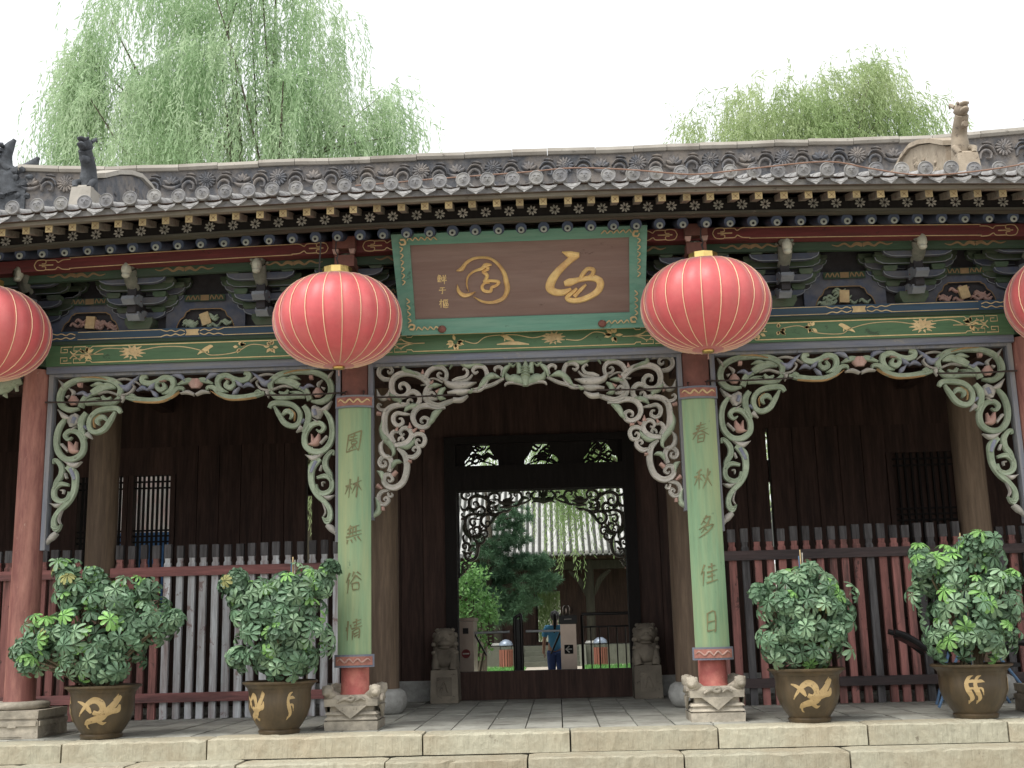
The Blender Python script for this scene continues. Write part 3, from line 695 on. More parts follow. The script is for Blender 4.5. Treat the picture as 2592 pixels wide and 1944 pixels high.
for k in range(8):
    q = k*math.pi/4+.2; m_.ribbon([(math.cos(q)*.014, math.sin(q)*.014), (math.cos(q)*.035, math.sin(q)*.035), (math.cos(q)*.052, math.sin(q)*.052)], [.006, .022, .010], .006, lambda x, z, h: (x, -1.10-h, 5.0+z), ROUND, 3)
me_f = m_.mesh('painted_flower', 'fret_grey')
for k in range(-nr, nr+1):
    x = k*SP+.03+random.uniform(-.006, .006); dz = -droop(x)
    o = link('rafter', me_r, hall, loc=(x, 0, dz*.7)); link('end_ring', me_w, o); link('end_dot', me_d, o)
    o = link('flying_rafter', me_s, hall, loc=(x+random.uniform(-.006, .006), 0, dz)); link('end_plate', me_q, o); link('end_cross', me_x, o)
    link('painted_flower', me_f, hall, loc=(x+SP/2, 0, dz))
strip(-RX, RX, 40, [(-1.098, 4.925), (-1.098, 5.07), (-1.07, 5.07), (-1.07, 4.925)], 'flower_board', 'wood_black', 1)
strip(-RX, RX, 40, [(-1.13, 4.905), (-1.13, 4.93), (-1.0, 4.93), (-1.0, 4.905)], 'lower_fascia', 'fascia_dark', .9)
strip(-RX, RX, 40, [(-1.45, 5.012), (-1.45, 5.048), (-1.38, 5.05), (-1.38, 5.014)], 'upper_fascia', 'wood_grey', 1)
strip(-RX, RX, 40, [(-1.47, 5.05), (-1.49, 5.125), (-1.40, 5.14), (-1.38, 5.06)], 'tile_board', 'wood_fascia', 1)
strip(-RX, RX, 40, [(-1.40, 5.035), (-1.40, 5.06), (-.6, 5.27), (-.6, 5.245)], 'soffit_boards', 'roof_under', 1)
strip(-RX, RX, 40, [(-1.06, 4.90), (-1.06, 4.925), (.6, zraf(.6)+.09), (.6, zraf(.6)+.06)], 'soffit_boards', 'roof_under', .8)

# ---- roof
YR = 5.2
def zroof(Y):
    d = (Y+1.5) if Y <= YR else (2*YR-Y+1.5)
    return 5.12+.33*d+.006*d*d
mb = MB(); vs, fs = [], []; ys = list(np.linspace(-1.5, 2*YR+1.5, 29)); xs = np.linspace(-RX, RX, 33)
for x in xs:
    for y in ys: vs.append((x, y, zroof(y)-.02-droop(x)*max(0, 1-(y+1.5)/5 if y < YR else 0)))
    for y in ys: vs.append((x, y, zroof(y)-.075-droop(x)*max(0, 1-(y+1.5)/5 if y < YR else 0)))
ny = len(ys); k = 2*ny
for i in range(len(xs)-1):
    for j in range(ny-1):
        a = i*k+j; fs.append((a, a+k, a+k+1, a+1)); a += ny; fs.append((a, a+1, a+k+1, a+k))
    a = i*k; fs.append((a, a+ny, a+k+ny, a+k)); a += ny-1; fs.append((a, a+k, a+k+ny, a+ny))
mb.add(vs, fs); roof = part(mb, 'roof', 'tile_grey')
row = MB()                                        # one course of half-round tiles from eave to ridge
rr7 = random.Random(9); segs = 20
for i in range(segs):
    y0 = -1.53+(YR+1.4)*i/segs; y1 = y0+(YR+1.4)/segs+.03; vs = []; n7 = 8
    for y, r_ in ((y0, .071), (y1, .062)):
        for j in range(n7+1):
            q = math.pi*j/n7; vs.append((math.cos(q)*r_, y, zroof(y)-.005+math.sin(q)*r_*1.05))
    row.add(vs, [(j, j+1, n7+2+j, n7+1+j) for j in range(n7)]+[tuple(range(n7, -1, -1))])
me_row = row.mesh('tile_row', 'tile_pale', True)
disc = MB()
disc.lathe([(.062, 0), (.064, .012), (.058, .02), (.053, .014), (.045, .014), (.03, .019), (.012, .022)], 22)
disc.v = [(x*1.13, -1.545-z, 5.168+y*1.13) for x, y, z in disc.v]
for s_ in (-1, 1):
    disc.ribbon([(s_*.006, .016), (s_*.02, .022), (s_*.034, .012)], [.006, .010, .004], .010, lambda x, z, h: (x, -1.561-h, 5.168+z), ROUND, 3)
    disc.blob((s_*.018, -1.562, 5.171), (.009, .007, .006), 8, 5)
disc.blob((0, -1.566, 5.164), (.008, .012, .016), 8, 5); disc.ribbon([(-.02, -.022), (0, -.026), (.02, -.022)], [.004, .009, .004], .008, lambda x, z, h: (x, -1.561-h, 5.168+z), ROUND, 3)
me_disc = disc.mesh('tile_end', 'tile_grey', True)
drip = MB()
prof = [(-.086, .0), (-.075, -.022), (-.05, -.035), (-.02, -.05), (0, -.066), (.02, -.05), (.05, -.035), (.075, -.022), (.086, 0), (.045, -.012), (0, -.018), (-.045, -.012)]
tilt = lambda x, z, h: (x*1.02, -1.53-h*.8+z*.5, 5.112+z*1.32-h*.5)
drip.prism(prof, tilt, 0, .014); drip.ribbon([(-.05, -.02), (-.02, -.034), (.02, -.034), (.05, -.02)], [.006, .012, .012, .006], .007, lambda x, z, h: tilt(x, z, .014+h), ROUND, 3)
me_drip = drip.mesh('drip_tile', 'tile_pale')
pan = MB(); vs = []
for y in (-1.545, 1.2):
    for j in range(5):
        q = -.09+.045*j; vs.append((q, y, zroof(y)+.018-(.0225*(1-(q/.09)**2))))
pan.add(vs, [(j, j+1, 6+j, 5+j) for j in range(4)]); me_pan = pan.mesh('pan_tile_row', 'roof_under')
for k in range(-nr, nr+1):
    x = k*SP-.035; dz = -droop(x); jx = random.uniform(-.008, .008); jz = random.uniform(-.006, .006)
    link('tile_row', me_row, roof, loc=(x+jx, 0, dz+jz)); o = link('tile_end', me_disc, roof, loc=(x+jx, 0, dz+jz))
    q = random.uniform(-.25, .25); ty = random.uniform(-.02, .015); o.matrix_local = Matrix.Translation((x+jx, ty, dz+jz)) @ Matrix.Translation((0, -1.545, 5.168)) @ Matrix.Rotation(q, 4, 'Y') @ Matrix.Rotation(random.uniform(-.06, .06), 4, 'Z') @ Matrix.Translation((0, 1.545, -5.168))
    o = link('drip_tile', me_drip, roof); o.matrix_local = Matrix.Translation((x+SP/2+random.uniform(-.008, .008), random.uniform(-.015, .01), dz+random.uniform(-.009, .007))) @ Matrix.Translation((0, -1.53, 5.118)) @ Matrix.Rotation(random.uniform(-.09, .09), 4, 'Y') @ Matrix.Translation((0, 1.53, -5.118)); link('pan_tile_row', me_pan, roof, loc=(x+SP/2, 0, dz))
# main ridge with flowers
zrid = lambda x: 8.235-.0005*x*x+(.05*max(0, abs(x)-6.3)**1.5)
mb = MB(); vs, fs = [], []; n8 = 48
for i in range(n8+1):
    x = -8.0+16*i/n8; z1 = zrid(x)-.11
    vs += [(x, YR-.13, 7.45), (x, YR-.13, z1), (x, YR+.13, z1), (x, YR+.13, 7.45)]
for i in range(n8):
    for j in range(4): fs.append((i*4+j, (i+1)*4+j, (i+1)*4+(j+1) % 4, i*4+(j+1) % 4))
fs += [(0, 1, 2, 3), (n8*4+3, n8*4+2, n8*4+1, n8*4)]; mb.add(vs, fs); ridge = part(mb, 'roof_ridge', 'ridge_grey')
xx = -8.0; rr8 = random.Random(5)
while xx < 7.95:                                  # cap stones, uneven
    L_ = rr8.uniform(.5, .75); x1 = min(8, xx+L_); mb = MB(); d0, d1 = rr8.uniform(-.012, .012), rr8.uniform(-.012, .012)
    z0, z1 = zrid(xx)+d0, zrid(x1)+d1; vs = []
    for x, z in ((xx+.004, z0), (x1-.004, z1)):
        vs += [(x, YR-.17, z-.115), (x, YR-.20, z-.075), (x, YR-.185, z-.02), (x, YR-.05, z), (x, YR+.2, z-.03), (x, YR+.17, z-.115)]
    mb.add(vs, [(j, j+6, (j+1) % 6+6, (j+1) % 6) for j in range(6)]+[tuple(range(5, -1, -1)), tuple(range(6, 12))]); mb.build('cap_stone', 'ridge_cap', ridge); xx = x1
fw = MB(); mpf = lambda x, z, h: (x, -h, z)
for k in range(14):
    q = k*2*math.pi/14; fw.ribbon([(math.cos(q)*.03, math.sin(q)*.03), (math.cos(q)*.09, math.sin(q)*.09), (math.cos(q)*.135, math.sin(q)*.135)], [.016, .05, .03], .045, mpf, ROUND, 3)
fw.lathe([(.045, 0), (.045, .05), (.03, .06), (.018, .05), (.015, .065)], 12); fw.v[-60:] = [(x, -z, y) for x, y, z in fw.v[-60:]]
me_fl = fw.mesh('ridge_flower', 'ridge_grey', True)
pe = MB()
for k in range(5):
    q = rad(30+k*30); pe.ribbon([(math.cos(q)*.02, math.sin(q)*.02-.05), (math.cos(q)*.09, math.sin(q)*.09-.05), (math.cos(q)*.14, math.sin(q)*.14-.05)], [.02, .07, .02], .05, mpf, ROUND, 3)
pe.ribbon([(-.14, -.06), (-.05, -.10), (.05, -.10), (.14, -.06)], [.02, .06, .06, .02], .05, mpf, ROUND, 4); me_pe = pe.mesh('ridge_peony', 'ridge_grey', True)
sc = MB()
sc.ribbon([(-.12, -.02), (-.06, .06), (.03, .07), (.10, .02), (.13, -.06)], [.02, .03, .035, .03, .02], .07, mpf, ROUND, 5)
sc.ribbon([(-.10, -.14), (-.08, -.04), (.0, -.0), (.07, -.05), (.06, -.13), (0, -.12)], [.03, .05, .05, .045, .035, .02], .06, mpf, ROUND, 5)
sc.ribbon([(.10, .10), (.03, .13), (-.05, .12)], [.01, .04, .01], .04, mpf, ROUND, 4); me_sc = sc.mesh('ridge_scroll', 'ridge_grey', True)
for k in range(-14, 15):
    x = k*.56+.05
    if abs(x) > 7.85: continue
    z = zrid(x)-.30; link('ridge_flower' if k % 2 else 'ridge_peony', me_fl if k % 2 else me_pe, ridge, loc=(x, YR-.13, z)); link('ridge_scroll', me_sc, ridge, loc=(x+.28, YR-.13, z-.01))
# descending ridges ending in beast statues
for s_ in (-1, 1):
    X = s_*4.93; mb = MB(); vs, fs = [], []
    pts = [(.55, .42), (1.0, .47), (1.4, .47), (1.75, .43), (2.1, .30), (2.45, .10), (2.9, .0), (YR, .02)]
    for y, h in pts:
        z = zroof(y)-droop(X)*max(0, 1-(y+1.5)/5); vs += [(X-.09, y, z-.05), (X-.09, y, z+h), (X+.09, y, z+h), (X+.09, y, z-.05)]
    for i in range(len(pts)-1):
        for j in range(4): fs.append((i*4+j, i*4+(j+1) % 4, (i+1)*4+(j+1) % 4, (i+1)*4+j))
    fs += [(3, 2, 1, 0), tuple((len(pts)-1)*4+j for j in range(4))]; mb.add(vs, fs); dr = part(mb, 'descending_ridge', 'ridge_tan' if s_ > 0 else 'ridge_grey')
    mb = MB(); vs, fs = [], []
    for y, h in pts:
        z = zroof(y)-droop(X)*max(0, 1-(y+1.5)/5); vs += [(X-.13, y-.03, z+h+.002), (X-.12, y-.03, z+h+.06), (X+.12, y-.03, z+h+.06), (X+.13, y-.03, z+h+.002)]
    for i in range(len(pts)-1):
        for j in range(4): fs.append((i*4+j, i*4+(j+1) % 4, (i+1)*4+(j+1) % 4, (i+1)*4+j))
    fs += [(3, 2, 1, 0), tuple((len(pts)-1)*4+j for j in range(4))]; mb.add(vs, fs); mb.build('ridge_cap', 'ridge_cap' if s_ < 0 else 'ridge_tan', dr)
    m2 = MB(); r9 = random.Random(4)
    for k in range(14):
        y = r9.uniform(.7, 1.7); z = zroof(y)+r9.uniform(.06, .28); m2.blob((X-s_*.09, y, z), (.02, r9.uniform(.03, .09), .03), 8, 5, .2, k)
    m2.build('carved_relief', 'ridge_tan' if s_ > 0 else 'ridge_grey', dr)
    st = MB(); b0 = zroof(.3)-.1
    st.frustum(X, .3, b0, b0+.30, .13, .2, .11, .16); st.frustum(X, .3, b0+.30, b0+.34, .10, .15, .08, .1); st.build('statue_plinth', 'ridge_cap' if s_ < 0 else 'ridge_tan', dr)
    st = MB(); z9 = b0+.32
    st.tube([(X, .36, z9-.1), (X, .34, z9+.12), (X, .33, z9+.26), (X, .26, z9+.36), (X, .19, z9+.44)], [.11, .10, .085, .08, .075], 12, 4)
    st.blob((X, .20, z9+.50), (.075, .11, .085), 12, 8, .08, 3); st.blob((X, .10, z9+.46), (.05, .07, .035), 10, 6, .06); st.blob((X, .11, z9+.53), (.05, .07, .03), 10, 6, .06)
    st.tube([(X, .1, z9+.30), (X+.02, .2, z9+.33), (X, .3, z9+.38), (X, .36, z9+.48)], [.03, .045, .05, .015], 8, 3)
    for q in (-1, 1):
        st.tube([(X+q*.05, .24, z9+.55), (X+q*.07, .32, z9+.62), (X+q*.06, .38, z9+.60)], [.025, .02, .006], 7); st.tube([(X+q*.08, .3, z9+.1), (X+q*.10, .2, z9+.05), (X+q*.08, .16, z9-.02)], [.035, .035, .03], 8)
        st.blob((X+q*.055, .13, z9+.555), (.018, .018, .02), 8, 5)
    for k in range(5): st.blob((X, .41-.01*k, z9+.42-.09*k), (.03, .035, .035), 8, 5, .1, k)
    st.build('ridge_beast', 'ridge_dark' if s_ < 0 else 'ridge_tan', dr, True)
    # end beast biting the main ridge
    e = MB(); X = s_*8.22; z9 = zrid(7.6)-.16
    e.box(min(X-s_*.35, X+s_*.35), max(X-s_*.35, X+s_*.35), YR-.16, YR+.16, 7.4, z9-.05)
    e.tube([(X-s_*.1, YR, z9-.3), (X, YR, z9), (X+s_*.10, YR, z9+.25), (X+s_*.05, YR, z9+.5), (X-s_*.06, YR, z9+.68)], [.22, .22, .14, .09, .03], 12, 4)
    e.tube([(X, YR-.02, z9+.05), (X-s_*.2, YR-.05, z9+.1), (X-s_*.38, YR-.05, z9+.20), (X-s_*.48, YR-.05, z9+.34)], [.12, .11, .09, .03], 10, 4)
    e.tube([(X, YR-.02, z9-.1), (X-s_*.25, YR-.05, z9-.1), (X-s_*.4, YR-.05, z9-.05)], [.1, .09, .05], 10, 4)
    for k in range(16): e.blob((X+s_*(.12-.035*k), YR-.17+.02*(k % 3), z9-.12+.22*math.sin(k*1.7)), (.06, .05, .05), 8, 6, .25, k)
    for k in range(6): e.blob((X+s_*(.16-.01*k), YR-.1, z9+.1+.09*k), (.05, .06, .04), 8, 6, .25, k)
    e.tube([(X-s_*.05, YR-.15, z9+.1), (X+s_*.1, YR-.2, z9+.25), (X+s_*.2, YR-.2, z9+.2)], [.05, .04, .01], 8); part(e, 'ridge_end_beast', 'ridge_dark', True)
# gable infill
for s_ in (-1, 1):
    mb = MB(); mb.prism([(-1.3, 5.05), (YR, 7.55), (2*YR+1.3, 5.05)], lambda y, z, h: (s_*7.7+h, y, z), -.06, .06); part(mb, 'gable', 'roof_under')
for a, b, z0, z1 in ((XC[0], XE, 3.54, 3.95), (-XE, XE, 4.55, 4.9)):
    mb = MB(); mb.box(a, b, 10.28, 10.5, z0, z1); part(mb, 'rear_lintel', 'wood_dark')

# ---- carved fretwork arches
def to_xz(x, y, ox, oy, sc_): p = P(ox+x/sc_, oy+y/sc_, -.05); return (p.x, p.z)
def build_fret(name, strokes, ox, oy, sc_, mirror_x, xoff=0, Y=0.02, flip=False, dark=False):
    sm = None
    root = None
    pxm = 11.9/3000/sc_                          # metres per crop pixel
    names = {'G': ('scroll', 'fret_grey'), 'N': ('scroll', 'fret_green'), 'L': ('leaf', 'fret_green'), 'M': ('leaf', 'fret_grey'), 'K': ('bud', 'fret_pink'), 'B': ('leaf', 'fret_blue'), 'D': ('dragon_head', 'fret_grey'), 'T': ('bat', 'fret_green'), 'Y': ('gilt_rim', 'fret_rim')}
    out = []
    for s_ in strokes:
        kind, pts, ws = s_[:3]; dep = s_[3] if len(s_) > 3 else {'G': .05, 'N': .05, 'L': .062, 'M': .058, 'K': .066, 'B': .06, 'D': .07, 'T': .062, 'Y': .056}[kind]
        pw = [to_xz(x, y, ox, oy, sc_) for x, y in pts]
        if not hasattr(ws, '__len__'): ws = [ws]
        wsm = [q*pxm*1.13 for q in ws]
        for mir in ((0, 1) if not (kind == 'T' and len(s_) > 4) else (0,)):
            pp = [((2*mirror_x-x) if mir else x, z) for x, z in pw]
            if mir: pp = pp[::-1]; wv_ = (list(np.interp(np.linspace(0, 1, len(pp)), np.linspace(0, 1, len(wsm)), wsm)))[::-1]
            else: wv_ = wsm
            m2 = MB(); m2.ribbon([(x+xoff, z) for x, z in pp], wv_, dep, front(Y), CARVE if kind in 'GNY' else ROUND, 5)
            out.append((names[kind][0], m2.mesh(names[kind][0], names[kind][1], True)))
    return out
CF = [
 ('G', [(210, 295), (150, 290), (105, 250), (110, 195), (155, 165), (205, 175), (232, 205), (222, 235), (195, 232), (190, 210)], [30, 42, 42, 40, 36, 32, 28, 24, 20, 12]),
 ('M', [(160, 165), (220, 158), (298, 178)], [20, 34, 4]),
 ('G', [(590, 350), (560, 310), (500, 265), (430, 240), (350, 235), (280, 255), (235, 300), (225, 370), (245, 430), (290, 460), (345, 455), (385, 420), (385, 370), (350, 335), (310, 345), (305, 380), (330, 385)], [58, 60, 56, 54, 54, 54, 52, 50, 50, 48, 46, 44, 42, 36, 30, 24, 14]),
 ('L', [(345, 155), (345, 205), (410, 222), (485, 258)], [18, 48, 36, 8]),
 ('M', [(85, 395), (105, 460), (150, 475), (190, 445), (205, 395)], [10, 40, 46, 40, 12]),
 ('K', [(195, 465), (208, 495)], [38, 12]),
 ('G', [(385, 425), (440, 412), (488, 450), (490, 510), (450, 555), (405, 555), (382, 525), (390, 495), (418, 492), (425, 515)], [40, 46, 46, 44, 40, 36, 32, 26, 20, 12]),
 ('L', [(348, 605), (380, 565), (430, 548), (485, 540)], [10, 48, 54, 8]),
 ('L', [(205, 430), (250, 470), (300, 498), (312, 535)], [20, 52, 46, 6]),
 ('G', [(740, 565), (650, 562), (570, 545), (490, 560), (440, 610), (430, 670), (460, 730), (520, 755), (570, 735), (582, 685), (545, 660), (512, 675), (508, 705), (532, 712)], [20, 46, 50, 48, 48, 48, 46, 44, 42, 36, 30, 26, 20, 12]),
 ('L', [(705, 585), (645, 620), (612, 680), (575, 745)], [14, 62, 48, 6]),
 ('G', [(375, 540), (300, 540), (220, 560), (170, 610), (155, 690), (160, 780), (190, 860), (245, 935)], [40, 46, 50, 54, 56, 58, 54, 30]),
 ('G', [(195, 590), (130, 590), (95, 562), (105, 532), (130, 540)], [34, 32, 28, 22, 12]),
 ('K', [(85, 620), (130, 628)], [40, 30]),
 ('G', [(410, 632), (340, 625), (280, 618), (242, 655), (250, 710), (290, 738), (332, 712), (325, 675), (295, 672)], [10, 30, 36, 40, 40, 38, 32, 24, 14]),
 ('L', [(135, 695), (122, 780), (160, 860), (220, 920), (245, 990), (228, 1035)], [10, 40, 62, 62, 34, 5]),
 ('G', [(255, 925), (340, 915), (400, 870), (415, 810), (380, 765), (335, 765), (308, 800), (325, 830), (350, 815)], [40, 54, 50, 46, 42, 36, 30, 22, 12]),
 ('G', [(260, 900), (222, 840), (250, 795), (300, 805)], [30, 40, 36, 16]), ('G', [(290, 890), (300, 860), (325, 850), (340, 868), (322, 880)], [16, 24, 24, 20, 12]),
 ('K', [(400, 765), (400, 712)], [50, 8]), ('K', [(430, 795), (470, 760)], [40, 10]), ('K', [(270, 790), (285, 750)], [36, 10]), ('K', [(500, 790), (540, 790)], [26, 30]),
 ('L', [(290, 945), (370, 942), (430, 900), (450, 855)], [8, 46, 42, 6]),
 ('G', [(425, 855), (465, 820), (520, 825), (545, 870), (525, 925), (480, 930), (460, 895), (480, 870), (502, 890)], [24, 38, 40, 38, 36, 32, 28, 20, 12]),
 ('G', [(355, 1025), (430, 1040), (480, 1000), (485, 955), (450, 945), (430, 970), (452, 985)], [20, 44, 42, 34, 28, 22, 12]),
 ('M', [(150, 880), (118, 930), (130, 1000), (180, 1040), (235, 1032)], [10, 40, 46, 40, 8]),
 ('G', [(200, 1180), (225, 1110), (205, 1050), (150, 1035), (110, 1080), (125, 1125), (165, 1122), (168, 1088), (145, 1080)], [40, 46, 46, 42, 40, 36, 30, 22, 12]),
 ('L', [(225, 1160), (250, 1095), (290, 1080), (330, 1090)], [10, 48, 38, 6]),
 ('G', [(280, 955), (345, 1010), (370, 1090), (365, 1190), (330, 1280), (260, 1330), (190, 1320), (150, 1270), (165, 1215), (210, 1210), (236, 1250), (210, 1275), (192, 1255)], [24, 52, 56, 56, 56, 54, 52, 48, 42, 36, 28, 22, 12]),
 ('K', [(235, 1215), (275, 1175)], [40, 36]), ('K', [(385, 1080), (418, 1080)], [30, 28]), ('L', [(88, 1175), (128, 1200), (135, 1270)], [14, 52, 8]), ('K', [(85, 1310), (135, 1345)], [44, 24]),
 ('G', [(210, 1360), (135, 1370), (100, 1420), (112, 1480), (160, 1492), (196, 1455), (180, 1425), (155, 1440), (166, 1460)], [10, 36, 38, 38, 36, 32, 26, 20, 10]), ('G', [(190, 1380), (205, 1415), (232, 1408), (225, 1382)], [18, 24, 20, 12]),
 ('L', [(72, 1425), (100, 1500), (95, 1560), (50, 1600), (10, 1635)], [8, 48, 54, 40, 4]), ('K', [(140, 1515), (142, 1552)], [30, 34]),
 ('G', [(545, 300), (575, 225), (640, 182), (710, 185), (750, 230), (745, 290), (715, 310)], [44, 44, 44, 42, 38, 34, 16]), ('G', [(735, 295), (690, 285), (668, 258), (682, 235), (708, 242)], [26, 26, 26, 22, 12]),
 ('L', [(630, 172), (720, 152), (805, 132), (780, 195)], [10, 46, 36, 6]), ('K', [(520, 245), (525, 205)], [40, 10]), ('G', [(505, 352), (560, 345)], [6, 16]),
 ('G', [(620, 340), (568, 390), (552, 460), (590, 520), (670, 545), (750, 520), (830, 490)], [50, 58, 58, 56, 50, 46, 30]),
 ('G', [(665, 480), (610, 482), (582, 445), (608, 420), (640, 440), (625, 460)], [20, 34, 32, 28, 22, 10]), ('L', [(740, 375), (695, 410), (690, 465), (745, 480)], [20, 52, 52, 10]), ('L', [(580, 370), (640, 350), (705, 350)], [20, 46, 6]), ('K', [(600, 340), (625, 305)], [40, 8]), ('K', [(650, 420), (685, 390)], [36, 10]),
 ('D', [(725, 295), (770, 340), (850, 352), (930, 350), (1040, 325)], [24, 56, 84, 70, 6]), ('D', [(762, 425), (840, 415), (900, 415), (980, 400)], [26, 50, 60, 20]), ('D', [(815, 490), (890, 490), (955, 450)], [50, 48, 20]),
 ('G', [(805, 310), (860, 288), (930, 272), (955, 225), (925, 192), (905, 205)], [20, 34, 34, 28, 20, 10]), ('G', [(850, 320), (950, 300), (1000, 250)], [30, 26, 14]), ('G', [(565, 300), (640, 288), (715, 325)], [8, 14, 14]), ('L', [(920, 400), (980, 410), (1010, 380)], [20, 34, 6]),
 ('G', [(985, 400), (1070, 388), (1120, 330), (1140, 250), (1110, 180), (1050, 168), (1005, 200), (1022, 235), (1055, 220)], [30, 44, 44, 42, 40, 36, 32, 24, 12]), ('L', [(890, 142), (960, 165), (1040, 145), (1110, 165)], [30, 48, 40, 8]),
 ('G', [(1000, 402), (1100, 372), (1200, 340), (1300, 285)], [30, 34, 32, 24]), ('L', [(1045, 405), (1110, 315), (1180, 258), (1280, 285)], [6, 56, 60, 6]),
 ('G', [(1275, 262), (1290, 205), (1255, 175), (1215, 190), (1218, 222)], [20, 34, 32, 28, 14]), ('L', [(1285, 285), (1315, 195), (1385, 145)], [20, 48, 8]),
 ('T', [(1495, 320), (1410, 290), (1345, 280), (1318, 225)], [70, 88, 62, 8]), ('T', [(1455, 240), (1440, 140), (1390, 115), (1352, 138), (1385, 168), (1412, 150)], [60, 48, 36, 28, 20, 10]), ('G', [(1490, 345), (1400, 325), (1330, 332), (1308, 358)], [20, 24, 22, 12]),
 ('T', [(1508, 125), (1508, 200), (1508, 290), (1508, 360)], [30, 70, 96, 50], .085, 1),
 ('T', [(1470, 190), (1508, 180), (1546, 190)], [14, 20, 14], .10, 1), ('T', [(1470, 215), (1508, 205), (1546, 215)], [14, 20, 14], .10, 1), ('T', [(1468, 240), (1508, 230), (1548, 240)], [14, 20, 14], .10, 1), ('T', [(1466, 265), (1508, 255), (1550, 265)], [14, 20, 14], .10, 1),
]
